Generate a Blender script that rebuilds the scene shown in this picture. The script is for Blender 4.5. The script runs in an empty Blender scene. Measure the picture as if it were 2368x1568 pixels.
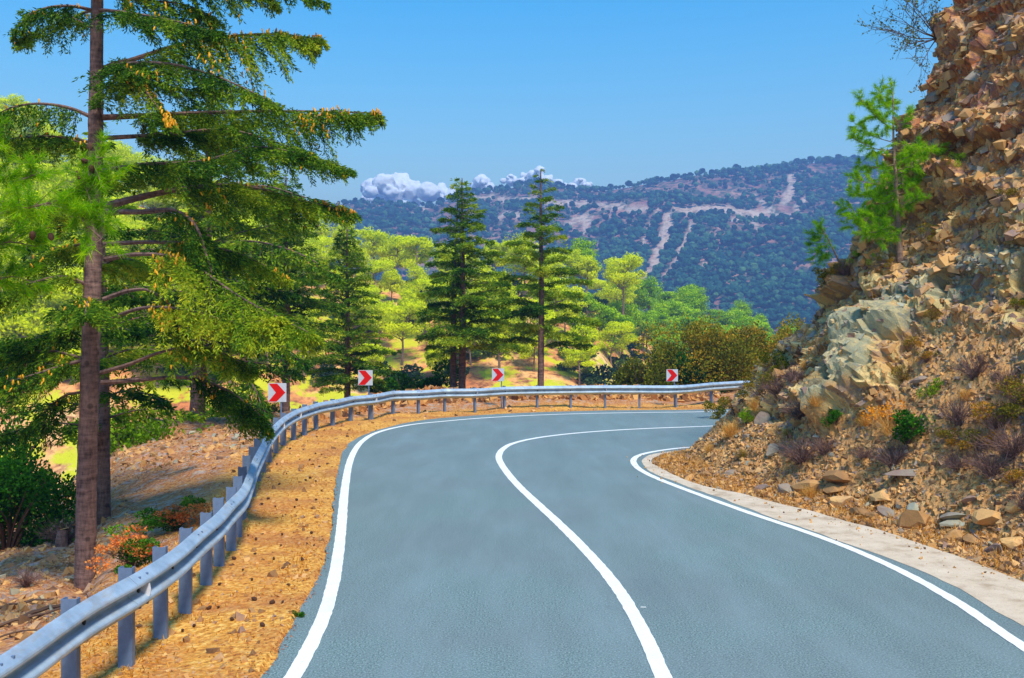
import bpy, math, random
import numpy as np
from mathutils import Vector, kdtree
from mathutils.bvhtree import BVHTree

# ------------------------------------------------------------------ camera, sky, sun, exposure
SC = bpy.context.scene
COL = SC.collection
FPX, CX, HY, CAMZ = 2200.0, 1183.5, 755.0, 2.8      # focal length, centre column, horizon row (photo scaled to 2367 px), eye height
cam = bpy.data.objects.new('camera', bpy.data.cameras.new('camera'))
COL.objects.link(cam)
cam.location = (0, 0, CAMZ)
cam.rotation_euler = (math.radians(90), 0, 0)
cam.data.sensor_width = 36
cam.data.lens = 36 * FPX / 2367
cam.data.shift_y = -29 / 2367
cam.data.clip_start = 0.1
cam.data.clip_end = 20000
SC.camera = cam

SUN_EL, SUN_AZ = math.radians(56), math.radians(152)   # azimuth clockwise from +Y (the view direction)
world = bpy.data.worlds.new('World'); SC.world = world; world.use_nodes = True
wn = world.node_tree
sky = wn.nodes.new('ShaderNodeTexSky'); sky.sky_type = 'NISHITA'; sky.sun_disc = False
sky.sun_elevation = SUN_EL; sky.sun_rotation = SUN_AZ
sky.altitude = 0; sky.air_density = 2.0; sky.dust_density = 0.3; sky.ozone_density = 7.0
bg = wn.nodes['Background']; bg.inputs[1].default_value = 0.125
hs = wn.nodes.new('ShaderNodeHueSaturation'); hs.inputs['Saturation'].default_value = 1.58
wn.links.new(sky.outputs[0], hs.inputs['Color']); wn.links.new(hs.outputs[0], bg.inputs[0])
sl = bpy.data.lights.new('sun', 'SUN'); sl.energy = 3.0; sl.angle = math.radians(11); sl.color = (1.0, 0.93, 0.80)
so = bpy.data.objects.new('sun', sl); COL.objects.link(so)
sd = Vector((math.sin(SUN_AZ) * math.cos(SUN_EL), math.cos(SUN_AZ) * math.cos(SUN_EL), math.sin(SUN_EL)))
so.rotation_euler = sd.to_track_quat('Z', 'Y').to_euler()
so.location = (30, -20, 60)
SC.view_settings.view_transform = 'Standard'; SC.view_settings.look = 'None'
SC.view_settings.gamma = 1; SC.view_settings.exposure = 0.8
HAZE = .00085
SC.cycles.volume_step_rate = 1
SC.cycles.use_denoising = True
SC.cycles.max_bounces = 6; SC.cycles.diffuse_bounces = 3; SC.cycles.glossy_bounces = 2
SC.cycles.transmission_bounces = 4; SC.cycles.volume_bounces = 0; SC.cycles.transparent_max_bounces = 8
SC.cycles.caustics_reflective = False; SC.cycles.caustics_refractive = False

# ------------------------------------------------------------------ helpers
RNG = np.random.default_rng(7)
A = np.array
def WX(px, Y): return (px - CX) / FPX * Y
def G(px, py, z=0.0):
    Y = (CAMZ - z) * FPX / (py - HY)
    return (WX(px, Y), Y, z)
def PP(px, py, Y): return A([WX(px, Y), Y, CAMZ + (HY - py) / FPX * Y])
def toP(p):
    p = np.asarray(p); Y = np.maximum(p[..., 1], .01)
    return CX + p[..., 0] / Y * FPX, HY - (p[..., 2] - CAMZ) / Y * FPX
def lin(r, g, b, k=1.0):
    f = lambda c: (c / 255 / 12.92) if c / 255 <= .04045 else ((c / 255 + .055) / 1.055) ** 2.4
    return (min(1, f(r) * k), min(1, f(g) * k), min(1, f(b) * k), 1)
def _h(ix, iy, iz, seed):
    n = (ix * 73856093) ^ (iy * 19349663) ^ (iz * 83492791) ^ (seed * 2654435761 & 0x7fffffff)
    n = (n ^ (n >> 13)) * 1274126177 & 0xffffffff
    n = (n ^ (n >> 16)) & 0xffff
    return n / 65535.0
def vnoise(p, seed=0):
    p = np.asarray(p, float); i = np.floor(p).astype(np.int64); f = p - i; f = f * f * (3 - 2 * f)
    r = 0
    for dx in (0, 1):
        for dy in (0, 1):
            for dz in (0, 1):
                w = (f[:, 0] if dx else 1 - f[:, 0]) * (f[:, 1] if dy else 1 - f[:, 1]) * (f[:, 2] if dz else 1 - f[:, 2])
                r = r + w * _h(i[:, 0] + dx, i[:, 1] + dy, i[:, 2] + dz, seed)
    return r * 2 - 1
def fbm(p, scale, oct=4, seed=0):
    p = np.asarray(p, float) / scale; r = 0; a = 1; s = 0
    for k in range(oct):
        r = r + a * vnoise(p, seed + k * 17); s += a; a *= .5; p = p * 2.03 + 13.7
    return r / s
def smooth(a, b, x):
    t = np.clip((np.asarray(x, float) - a) / (b - a), 0, 1); return t * t * (3 - 2 * t)
def unit(v):
    v = np.asarray(v, float); return v / np.maximum(np.linalg.norm(v, axis=-1, keepdims=True), 1e-9)

class Acc:
    """collects vertices and faces (tris or quads) with one tint per face; .build links them as one mesh object"""
    def __init__(s): s.v = []; s.f = []; s.t = []; s.n = 0; s.m = []
    def add(s, v, f, tint=0.5, mi=0):
        v = np.asarray(v, float).reshape(-1, 3); f = np.asarray(f, np.int64)
        if len(f) == 0: return s
        s.v.append(v); s.f.append(f + s.n); s.n += len(v)
        s.t.append(np.broadcast_to(np.asarray(tint, float), (len(f),)).copy()); s.m.append(np.full(len(f), mi))
        return s
    def merge(s, o):
        for v, f, t, m in zip(o.v, o.f, o.t, o.m): pass
        base = s.n
        for v in o.v: s.v.append(v)
        for f in o.f: s.f.append(f + base)
        s.t += o.t; s.m += o.m; s.n += o.n; return s
    def mesh(s, name, mats, smooth_=False):
        me = bpy.data.meshes.new(name)
        V = np.concatenate(s.v); me.vertices.add(len(V)); me.vertices.foreach_set('co', V.ravel())
        tot = np.concatenate([np.full(len(f), f.shape[1]) for f in s.f])
        lv = np.concatenate([f.ravel() for f in s.f])
        me.loops.add(len(lv)); me.loops.foreach_set('vertex_index', lv.astype(np.int32))
        me.polygons.add(len(tot)); st = np.concatenate([[0], np.cumsum(tot)[:-1]])
        me.polygons.foreach_set('loop_start', st.astype(np.int32)); me.polygons.foreach_set('loop_total', tot.astype(np.int32))
        a = me.attributes.new('tint', 'FLOAT', 'FACE'); a.data.foreach_set('value', np.concatenate(s.t).astype(np.float32))
        for m in (mats if isinstance(mats, (list, tuple)) else [mats]): me.materials.append(m)
        if isinstance(mats, (list, tuple)): me.polygons.foreach_set('material_index', np.concatenate(s.m).astype(np.int32))
        me.polygons.foreach_set('use_smooth', np.full(len(tot), bool(smooth_)))
        me.update(calc_edges=True); return me
    def build(s, name, mats, parent=None, smooth_=False, loc=None):
        me = s.mesh(name, mats, smooth_)
        o = bpy.data.objects.new(name, me); COL.objects.link(o)
        if parent is not None: o.parent = parent
        if loc is not None: o.location = loc
        return o
def tag(o, label=None, cat=None, group=None, kind=None):
    if label: o['label'] = label
    if cat: o['category'] = cat
    if group: o['group'] = group
    if kind: o['kind'] = kind
    return o
def empty(name, loc=(0, 0, 0), label=None, cat=None, group=None):
    o = bpy.data.objects.new(name, None); COL.objects.link(o); o.location = [float(q) for q in loc]
    o.empty_display_size = .3
    return tag(o, label, cat, group)
def copy_tree(o, parent=None):
    c = o.copy(); COL.objects.link(c); c.parent = parent
    for ch in [q for q in bpy.data.objects if q.parent == o]: copy_tree(ch, c)
    return c
KIDS = {}
def dup(root, kids, loc, rz=0, sc=1.0, label=None, group=None):
    c = root.copy(); COL.objects.link(c); c.location = [float(q) for q in loc]; c.rotation_euler = (0, 0, rz); c.scale = (sc, sc, sc) if np.isscalar(sc) else sc
    if label: c['label'] = label
    if group: c['group'] = group
    for k in kids:
        d = k.copy(); COL.objects.link(d); d.parent = c
    return c
def resample(P, step):
    P = np.asarray(P, float); d = np.concatenate([[0], np.cumsum(np.linalg.norm(np.diff(P, axis=0), axis=1))])
    n = max(2, int(d[-1] / step) + 1); t = np.linspace(0, d[-1], n)
    return np.stack([np.interp(t, d, P[:, k]) for k in range(P.shape[1])], 1)
def spline(P, sub=8):
    """centripetal Catmull-Rom through the points"""
    P = np.asarray(P, float); Q = np.vstack([2 * P[0] - P[1], P, 2 * P[-1] - P[-2]]); out = []
    for i in range(1, len(Q) - 2):
        a, b, c, d = Q[i - 1], Q[i], Q[i + 1], Q[i + 2]; t0 = 0.0
        t1 = t0 + max(np.linalg.norm(b - a), 1e-6) ** .5; t2 = t1 + max(np.linalg.norm(c - b), 1e-6) ** .5; t3 = t2 + max(np.linalg.norm(d - c), 1e-6) ** .5
        t = np.linspace(t1, t2, sub, endpoint=False)[:, None]
        A1 = (t1 - t) / (t1 - t0) * a + (t - t0) / (t1 - t0) * b; A2 = (t2 - t) / (t2 - t1) * b + (t - t1) / (t2 - t1) * c; A3 = (t3 - t) / (t3 - t2) * c + (t - t2) / (t3 - t2) * d
        B1 = (t2 - t) / (t2 - t0) * A1 + (t - t0) / (t2 - t0) * A2; B2 = (t3 - t) / (t3 - t1) * A2 + (t - t1) / (t3 - t1) * A3
        out.append((t2 - t) / (t2 - t1) * B1 + (t - t1) / (t2 - t1) * B2)
    return np.vstack(out + [P[-1:]])
def tube(acc, P, R, n=8, tint=.5, mi=0, bumpy=0, rng=None, cap=True):
    P = np.asarray(P, float); R = np.broadcast_to(np.asarray(R, float), (len(P),))
    T = unit(np.gradient(P, axis=0)); ref = A([0, 0, 1.0]) if abs(T[0][2]) < .9 else A([1.0, 0, 0])
    S = unit(np.cross(T, ref)); B = np.cross(S, T)
    a = np.linspace(0, 2 * math.pi, n, endpoint=False)
    rr = R[:, None] * (1 + (bumpy * rng.standard_normal((len(P), n)) if bumpy else 0))
    V = P[:, None] + (np.cos(a)[None, :, None] * S[:, None] + np.sin(a)[None, :, None] * B[:, None]) * rr[..., None]
    m = len(P); i = np.arange(m - 1)[:, None] * n; j = np.arange(n)[None]; k = (j + 1) % n
    F = np.stack([i + j, i + k, i + n + k, i + n + j], -1).reshape(-1, 4)
    acc.add(V.reshape(-1, 3), F, tint, mi)
    if cap:
        acc.add(np.vstack([V[-1], P[-1:] + T[-1:] * R[-1] * .3]), [[q, (q + 1) % n, n] for q in range(n)], tint, mi)
def box(acc, c, s, R=None, tint=.5, mi=0):
    v = A([[x, y, z] for x in (-.5, .5) for y in (-.5, .5) for z in (-.5, .5)]) * A(s)
    if R is not None: v = v @ A(R).T
    acc.add(v + A(c), [[0, 1, 3, 2], [4, 6, 7, 5], [0, 4, 5, 1], [2, 3, 7, 6], [0, 2, 6, 4], [1, 5, 7, 3]], tint, mi)
def leaves(acc, pos, dir, L, W, tint, rng, up=None, fold=0.0):
    """one diamond per leaf or needle tuft"""
    pos = np.asarray(pos, float); n = len(pos)
    if n == 0: return
    d = unit(dir); r = rng.standard_normal((n, 3))
    if up is not None: r = r * .45 + np.asarray(up)
    s = unit(np.cross(d, r)); L = np.broadcast_to(L, (n,))[:, None]; W = np.broadcast_to(W, (n,))[:, None]
    nn = np.cross(s, d) * W * fold
    V = np.stack([pos, pos + d * L * .45 + s * W + nn, pos + d * L, pos + d * L * .45 - s * W + nn], 1).reshape(-1, 3)
    acc.add(V, np.arange(4 * n).reshape(-1, 4), tint)
def rnd_dir(rng, n): return unit(rng.standard_normal((n, 3)))
_t = (1 + 5 ** .5) / 2
ICO_V = unit(A([[-1, _t, 0], [1, _t, 0], [-1, -_t, 0], [1, -_t, 0], [0, -1, _t], [0, 1, _t], [0, -1, -_t], [0, 1, -_t], [_t, 0, -1], [_t, 0, 1], [-_t, 0, -1], [-_t, 0, 1]]))
ICO_F = A([[0, 11, 5], [0, 5, 1], [0, 1, 7], [0, 7, 10], [0, 10, 11], [1, 5, 9], [5, 11, 4], [11, 10, 2], [10, 7, 6], [7, 1, 8], [3, 9, 4], [3, 4, 2], [3, 2, 6], [3, 6, 8], [3, 8, 9], [4, 9, 5], [2, 4, 11], [6, 2, 10], [8, 6, 7], [9, 8, 1]])
def subdiv(V, F):
    V = list(map(tuple, V)); mid = {}; out = []
    def m(a, b):
        k = (min(a, b), max(a, b))
        if k not in mid:
            p = (A(V[a]) + A(V[b])); p /= np.linalg.norm(p); V.append(tuple(p)); mid[k] = len(V) - 1
        return mid[k]
    for a, b, c in F:
        x, y, z = m(a, b), m(b, c), m(c, a); out += [[a, x, z], [x, b, y], [z, y, c], [x, y, z]]
    return A(V), A(out)
ICO2_V, ICO2_F = subdiv(ICO_V, ICO_F)
ICO3_V, ICO3_F = subdiv(ICO2_V, ICO2_F)
CUBE_V = A([[x, y, z] for x in (-.5, .5) for y in (-.5, .5) for z in (-.5, .5)], float)
CUBE_F = A([[0, 1, 3, 2], [4, 6, 7, 5], [0, 4, 5, 1], [2, 3, 7, 6], [0, 2, 6, 4], [1, 5, 7, 3]])
def rot_rand(rng, n):
    q = rng.standard_normal((n, 4)); q /= np.linalg.norm(q, axis=1)[:, None]; w, x, y, z = q.T
    return np.stack([1 - 2 * (y * y + z * z), 2 * (x * y - z * w), 2 * (x * z + y * w), 2 * (x * y + z * w), 1 - 2 * (x * x + z * z), 2 * (y * z - x * w), 2 * (x * z - y * w), 2 * (y * z + x * w), 1 - 2 * (x * x + y * y)], 1).reshape(n, 3, 3)
def rocks(acc, pos, size, rng, tint, flat=.5, R=None):
    """angular stones: jittered, tapered boxes with cut corners"""
    n = len(pos); size = np.broadcast_to(size, (n,))
    v = np.tile(CUBE_V, (n, 1, 1)) * (1 + .9 * (rng.random((n, 8, 1)) - .5)) + (rng.random((n, 8, 3)) - .5) * .34
    v = v * np.stack([np.ones(n), .5 + .6 * rng.random(n), flat * (.5 + rng.random(n))], 1)[:, None]
    Rm = rot_rand(rng, n) if R is None else R
    v = np.einsum('nij,nkj->nki', Rm, v) * size[:, None, None] + np.asarray(pos)[:, None]
    f = np.concatenate([CUBE_F[:, [0, 1, 2]], CUBE_F[:, [0, 2, 3]]])
    F = (f[None] + 8 * np.arange(n)[:, None, None]).reshape(-1, 3)
    acc.add(v.reshape(-1, 3), F, np.repeat(tint, 12) if np.ndim(tint) else tint)

# ------------------------------------------------------------------ materials
class NT:
    def __init__(s, name):
        s.m = bpy.data.materials.new(name); s.m.use_nodes = True; s.t = s.m.node_tree; s.t.nodes.clear()
        s.out = s.t.nodes.new('ShaderNodeOutputMaterial')
    def n(s, typ, props=None, **ins):
        nd = s.t.nodes.new('ShaderNode' + typ)
        for k, v in (props or {}).items(): setattr(nd, k, v)
        for k, v in ins.items(): s.set(nd, k, v)
        return nd
    def set(s, nd, k, v):
        sock = nd.inputs[int(k[1:])] if (k[0] == 'i' and k[1:].isdigit()) else nd.inputs[k.replace('_', ' ')]
        if isinstance(v, bpy.types.NodeSocket): s.t.links.new(v, sock)
        else: sock.default_value = v
    def coord(s, kind='Object'): return s.n('TexCoord').outputs[kind]
    def noise(s, scale, detail=4, rough=.55, vec=None, dist=0):
        return s.n('TexNoise', Vector=vec if vec is not None else s.coord(), Scale=scale, Detail=detail, Roughness=rough, Distortion=dist).outputs['Fac']
    def voro(s, scale, feature='F1', out='Distance', vec=None):
        return s.n('TexVoronoi', {'feature': feature}, Vector=vec if vec is not None else s.coord(), Scale=scale).outputs[out]
    def ramp(s, fac, stops, interp='LINEAR'):
        r = s.n('ValToRGB'); r.color_ramp.interpolation = interp
        e = r.color_ramp.elements
        while len(e) < len(stops): e.new(.5)
        for q, (p, c) in zip(e, stops): q.position = p; q.color = c if len(c) == 4 else (*c, 1)
        s.t.links.new(fac, r.inputs[0]); return r.outputs[0]
    def mix(s, f, a, b, mode='MIX'):
        nd = s.n('Mix', {'data_type': 'RGBA', 'blend_type': mode})
        for k, v in ((0, f), (6, a), (7, b)):
            if isinstance(v, bpy.types.NodeSocket): s.t.links.new(v, nd.inputs[k])
            else: nd.inputs[k].default_value = v
        return nd.outputs[2]
    def math(s, op, a, b=0.0, clamp=False): return s.n('Math', {'operation': op, 'use_clamp': clamp}, i0=a, i1=b).outputs[0]
    def attr(s, name): return s.n('Attribute', {'attribute_name': name}).outputs['Fac']
    def bump(s, h, strength=.5, dist=.02): return s.n('Bump', Strength=strength, Distance=dist, Height=h).outputs[0]
    def pbr(s, col, rough=.9, normal=None, metal=0.0, spec=.3):
        p = s.n('BsdfPrincipled', Base_Color=col, Roughness=rough, Metallic=metal)
        p.inputs['Specular IOR Level'].default_value = spec
        if normal is not None: s.set(p, 'Normal', normal)
        s.t.links.new(p.outputs[0], s.out.inputs[0]); return s.m
def leaf_mat(name, stops, trans=.35, vary=.25, nscale=1.2):
    t = NT(name); f = t.attr('tint'); nz = t.noise(nscale, 2)
    f2 = t.math('ADD', f, t.math('MULTIPLY', t.math('SUBTRACT', nz, .5), vary * 2))
    c = t.ramp(f2, stops)
    d = t.n('BsdfDiffuse', Color=c); tr = t.n('BsdfTranslucent', Color=c)
    mx = t.n('MixShader', i0=trans, i1=d.outputs[0], i2=tr.outputs[0]); t.t.links.new(mx.outputs[0], t.out.inputs[0]); return t.m
def ramp_mat(name, stops, nscale=6, vary=.3, rough=.9, bump=.4, bscale=20, bdist=.02, interp='LINEAR'):
    t = NT(name); f = t.math('ADD', t.attr('tint'), t.math('MULTIPLY', t.math('SUBTRACT', t.noise(nscale, 4), .5), vary * 2))
    c = t.ramp(f, stops, interp); return t.pbr(c, rough, t.bump(t.noise(bscale, 4), bump, bdist))

def m_bark(name, dark, light):
    t = NT(name); co = t.coord(); mp = t.n('Mapping', Vector=co, Scale=(1, 1, .28)).outputs[0]
    mp2 = t.n('Mapping', Vector=co, Scale=(.35, .35, 1.6)).outputs[0]
    v = t.noise(26, 5, .65, mp); h = t.noise(14, 3, .6, mp2)
    f = t.math('MULTIPLY', t.math('ADD', v, h), .5)
    c = t.ramp(f, [(.32, dark), (.62, light)])
    k = t.ramp(t.voro(3.1, vec=co), [(.10, (0, 0, 0)), (.16, (1, 1, 1))])
    c = t.mix(t.math('MULTIPLY', t.math('SUBTRACT', 1, k), .6), c, (.02, .013, .01, 1))
    return t.pbr(c, .95, t.bump(f, .9, .03))
M = {}
M['bark'] = m_bark('cedar_bark', lin(62, 46, 46), lin(150, 118, 108))
M['pine_bark'] = m_bark('pine_bark', lin(90, 70, 60), lin(170, 140, 120))
M['cedar'] = leaf_mat('cedar_needles', [(.0, lin(22, 58, 22)), (.3, lin(66, 112, 32)), (.55, lin(140, 172, 38)), (1, lin(238, 230, 60))], .38)
M['cone'] = ramp_mat('cedar_cone', [(0, lin(215, 140, 20)), (1, lin(250, 190, 50))], bump=.6, bscale=120, bdist=.004)
M['brown_cone'] = ramp_mat('pine_cone', [(0, lin(60, 40, 30)), (1, lin(110, 75, 55))], bump=.8, bscale=150, bdist=.006)
M['aleppo'] = leaf_mat('aleppo_needles', [(0, lin(70, 130, 10)), (.5, lin(134, 196, 14)), (1, lin(206, 232, 30))], .5)
M['pine_far'] = leaf_mat('hill_pine_foliage', [(0, lin(134, 156, 0)), (.4, lin(232, 240, 0)), (1, lin(255, 255, 40))], .45, .2, .3)
M['pine_spur'] = leaf_mat('spur_pine_foliage', [(0, lin(76, 116, 6)), (.45, lin(158, 204, 8)), (1, lin(232, 242, 40))], .4, .2, .3)
# ------------------------------------------------------------------ road lines (world, unprojected from the photo once)
def gl(pts): return A([G(x, y)[:2] for x, y in pts])
OUT_E = gl([(600, 1568), (637, 1515), (693, 1421), (722, 1365), (748, 1316), (755, 1267), (767, 1215), (773, 1159), (778, 1110), (783, 1076), (792, 1046), (822, 1015), (888, 990), (980, 971), (1080, 962), (1200, 955), (1400, 949), (1615, 947)])
OUT_L = gl([(676, 1568), (714, 1500), (750, 1420), (770, 1350), (782, 1280), (789, 1220), (795, 1150), (800, 1110), (808, 1070), (820, 1042), (838, 1020), (868, 1002), (910, 990), (960, 981), (1020, 975), (1100, 968), (1200, 962), (1300, 958), (1400, 955.5), (1500, 954), (1615, 952.5)])
CEN_L = gl([(1534, 1568), (1500, 1490), (1453, 1400), (1412, 1340), (1365, 1285), (1310, 1228), (1250, 1172), (1195, 1120), (1163, 1080), (1153, 1058), (1160, 1041), (1185, 1026), (1235, 1014), (1310, 1004), (1400, 996.5), (1500, 991), (1620, 986.5)])
INN_L = gl([(2367, 1497), (2224, 1400), (2107, 1333), (1998, 1282), (1893, 1241), (1717, 1181), (1573, 1128), (1520, 1107), (1487, 1091), (1470, 1078), (1464, 1066), (1472, 1056), (1491, 1049), (1534, 1041), (1589, 1035)])
CON_I = gl([(2367, 1452), (2185, 1345), (2076, 1301), (2021, 1280), (1950, 1256), (1880, 1228), (1800, 1204), (1700, 1165), (1580, 1122), (1520, 1099), (1495, 1082), (1483, 1068), (1488, 1060), (1503, 1052), (1540, 1046), (1589, 1040)])
BASE = gl([(2367, 1346), (2244, 1298), (2169, 1271), (2107, 1251), (2029, 1224), (1951, 1204), (1873, 1181), (1795, 1163), (1717, 1142), (1620, 1122), (1545, 1092), (1512, 1074), (1508, 1064), (1520, 1055), (1550, 1048), (1589, 1042)])
def ext(P, a=None, b=None):
    """lengthen a line at its start (towards and past the camera) and at its far end"""
    P = [tuple(q) for q in P]
    if a: P = list(a) + P
    if b: P = P + list(b)
    return A(P, float)
FAR = lambda p, k: [(p[0] + 3, p[1] + 1.2 * k), (p[0] + 8, p[1] + 4.2 * k), (p[0] + 16, p[1] + 10 * k), (p[0] + 40, p[1] + 30 * k)]
OUT_E = ext(OUT_E, [(-2.5, -25), (-2.1, -5), (-2.05, 2)], FAR(OUT_E[-1], 1))
OUT_L = ext(OUT_L, [(-1.9, -25), (-1.75, -5), (-1.7, 2)], FAR(OUT_L[-1], 1))
CEN_L = ext(CEN_L, [(1.6, -25), (1.5, -5), (1.3, 3)], FAR(CEN_L[-1], 1))
INN_L = ext(INN_L, [(6.4, -25), (4.9, -4), (4.55, 4)], FAR(INN_L[-1], 1))
CON_I = ext(CON_I, [(6.8, -25), (5.3, -4), (4.95, 4.5)], FAR(CON_I[-1], 1))
BASE = ext(BASE, [(10.5, -60), (8.4, -25), (6.6, -2), (6.1, 5)], [(BASE[-1][0] + 2.0, BASE[-1][1] + 2.2), (BASE[-1][0] + 7, BASE[-1][1] + 7), (BASE[-1][0] + 22, BASE[-1][1] + 16), (BASE[-1][0] + 60, BASE[-1][1] + 30)])
def sm(P, sub=10): return spline(P, sub)
OUT_E, OUT_L, CEN_L, INN_L, CON_I, BASE_S = map(sm, (OUT_E, OUT_L, CEN_L, INN_L, CON_I, BASE))
def seg_dist(Q, P):
    """distance from points Q to polyline P and the signed side (+ = right of the direction of travel)"""
    best = np.full(len(Q), 1e9); side = np.zeros(len(Q))
    for a, b in zip(P[:-1], P[1:]):
        d = b - a; L = d @ d
        if L < 1e-12: continue
        t = np.clip(((Q - a) @ d) / L, 0, 1); r = Q - (a + t[:, None] * d)
        dd = np.hypot(r[:, 0], r[:, 1]); s = np.sign(d[1] * (Q[:, 0] - a[0]) - d[0] * (Q[:, 1] - a[1]))
        m = dd < best - 1e-9; best[m] = dd[m]; side[m] = s[m]
    return best, side
def signed(Q, P):
    d, s = seg_dist(np.asarray(Q, float), P); return d * s
# ------------------------------------------------------------------ ground / hills / mountain: one sheet laid out by depth
# guard rail posts: photo foot points
POST_P = [(160, 1625), (289, 1532), (370, 1464), (427, 1402), (476, 1350), (506, 1308), (534, 1272), (549, 1236), (560, 1203), (570, 1172), (583, 1142), (595, 1114), (607, 1089), (621, 1068), (637, 1048), (655, 1032), (678, 1017), (703, 1006), (730, 996), (768, 987), (809, 976), (857, 970), (907, 959), (965, 957), (1026, 952), (1096, 951), (1164, 946), (1240, 943.5), (1317, 942), (1397, 941), (1476, 941), (1560, 941), (1643, 932), (1722, 926)]
POSTS = [(-3.35, 3.9), (-3.32, 4.9), (-3.28, 5.9)] + [G(x, y)[:2] for x, y in POST_P]
POSTS = A([(-3.3, -16 + 2.0 * i) for i in range(10)] + POSTS + [(11.5, 37.6), (12.8, 38.6)])
NC = {  # photo column -> (depth, height) nodes behind the rail
    -30000: [(1, 0), (1.2, 0), (3, -1), (5, -2), (8, -4), (12, -7), (20, -12)],
    -4000: [(1, 0), (1.45, 0), (3, -.6), (5, -1.5), (8, -3), (12, -6), (20, -12)],
    -1000: [(1, 0), (3.4, 0), (5, -.3), (8, -1), (12, -2.2), (18, -4), (30, -11)],
    0: [(1, 0), (6.3, 0), (10, -.35), (14, -.9), (19, -1.5), (23, -2.6), (36, -10)],
    110: [(1, 0), (6.9, 0), (10, -.3), (14, -.85), (19, -1.35), (25, -1.9), (36, -10)],
    200: [(1, 0), (7.6, 0), (10, -.25), (13, -.8), (18, -1.0), (27, -1.0), (35, -6)],
    300: [(1, 0), (8.5, 0), (13, -.4), (18, -.5), (24, -.2), (28, 0.0), (35, -5)],
    450: [(1, 0), (10.6, 0), (13, -.1), (18, -.2), (24, .1), (28, .2), (35, -5)],
    600: [(1, 0), (18.8, 0), (20, 0), (23, .15), (26, .2), (29, .2), (36, -5)],
    700: [(1, 0), (25, 0), (26, .05), (28, .15), (30, .2), (31.5, .1), (38, -5)],
    850: [(1, 0), (29.5, 0), (30.2, .08), (31.2, .32), (33, .38), (34, .1), (40, -6)],
    1000: [(1, 0), (32, 0), (32.8, .12), (33.8, .42), (35.3, .42), (36.6, 0), (43, -7)],
    1480: [(1, 0), (33.8, 0), (34.4, .12), (35.4, .40), (36.6, .40), (38, 0), (45, -7)],
    1560: [(1, 0), (33.8, 0), (34.6, .04), (35.4, .12), (36.6, .12), (38, -.1), (45, -7)],
    1750: [(1, 0), (37, 0), (38, .04), (39, .1), (41, .1), (43, -.1), (50, -7)],
    2400: [(1, 0), (46, 0), (47, .04), (48, .1), (50, .1), (52, -.1), (59, -4)],
    30000: [(1, 0), (46, 0), (47, 0), (48, 0), (50, 0), (52, -.1), (59, -1)],
}
NCX = A(sorted(NC)); NCV = A([NC[k] for k in NCX], float)
CREST = A([(-30000, 300), (-1500, 250), (-400, 330), (0, 400), (120, 395), (200, 430), (400, 500), (600, 560), (760, 590), (830, 630), (900, 640), (1000, 640), (1100, 622), (1200, 622), (1300, 645), (1370, 690), (1420, 715), (1500, 715), (1600, 745), (1700, 760), (1800, 778), (1850, 790), (2000, 820), (30000, 800)], float)
RIDGE = A([(-30000, 600), (300, 560), (600, 530), (700, 500), (740, 482), (790, 470), (850, 467), (900, 468), (960, 472), (1005, 472), (1018, 466), (1040, 456), (1080, 442), (1150, 438), (1200, 424), (1250, 424), (1300, 432), (1330, 440), (1400, 437), (1450, 431), (1500, 424), (1550, 414), (1600, 402), (1650, 396), (1700, 392), (1750, 390), (1800, 382), (1850, 374), (1900, 371), (1970, 366), (2100, 360), (30000, 340)], float)
def far_nodes(px):
    cy = np.interp(px, CREST[:, 0], CREST[:, 1]); t = smooth(1380, 1520, px)
    Yc = 150 + 60 * t; zc = CAMZ + (HY - cy) / FPX * Yc
    ry = np.interp(px, RIDGE[:, 0], RIDGE[:, 1]); zr = CAMZ + (HY - ry) / FPX * 1000
    o = np.ones_like(px)
    return [(66 * o, -13 * o), (80 + 25 * t, -11 * o), (105 + 45 * t, -11 + .42 * (zc + 11)), (Yc, zc), (Yc + 25, zc - 3), (330 * o, -25 * o), (520 * o, -26 + 0 * o), (720 * o, -26 + .42 * (zr + 26)), (1000 * o, zr), (1120 * o, zr - 12), (1500 * o, -60 * o)]
def grid_px():
    a = -5000 * np.linspace(1, .0, 45)[:-1] ** 2.0 - 60
    b = np.arange(-60, 2440, 6.0); c = 2440 + 5000 * np.linspace(0, 1, 35)[1:] ** 2.0
    return np.concatenate([a[a < -62], b, c])
PXS = grid_px()
YS = np.concatenate([[1.0, 1.8], np.exp(np.arange(math.log(2.6), math.log(64), .0085)), np.exp(np.arange(math.log(64), math.log(1500), .011))])
def sheet_z(PX, Y):
    """PX, Y flat arrays"""
    n = len(PX); nod = [(np.interp(PX, NCX, NCV[:, k, 0]), np.interp(PX, NCX, NCV[:, k, 1])) for k in range(7)] + far_nodes(PX)
    z = np.full(n, nod[0][1])
    for (ya, za), (yb, zb) in zip(nod[:-1], nod[1:]):
        t = np.clip((Y - ya) / (yb - ya), 0, 1); m = Y >= ya
        z = np.where(m, za + (zb - za) * t, z)
    return z
PXg, Yg = np.meshgrid(PXS, YS)
Zg = sheet_z(PXg.ravel(), Yg.ravel()).reshape(PXg.shape)
k = A([1, 2, 3, 2, 1.]); k /= k.sum()
Zs = sum(w * np.roll(Zg, i - 2, 0) for i, w in enumerate(k)); Zs[:3] = Zg[:3]; Zs[-3:] = Zg[-3:]
Zs = np.where(Yg > 20, Zs, Zg)
Xg = WX(PXg, Yg); P3 = np.stack([Xg, Yg, np.zeros_like(Xg)], -1).reshape(-1, 3)
so_ = signed(P3[:, :2], OUT_E).reshape(Xg.shape) if False else None
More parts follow.
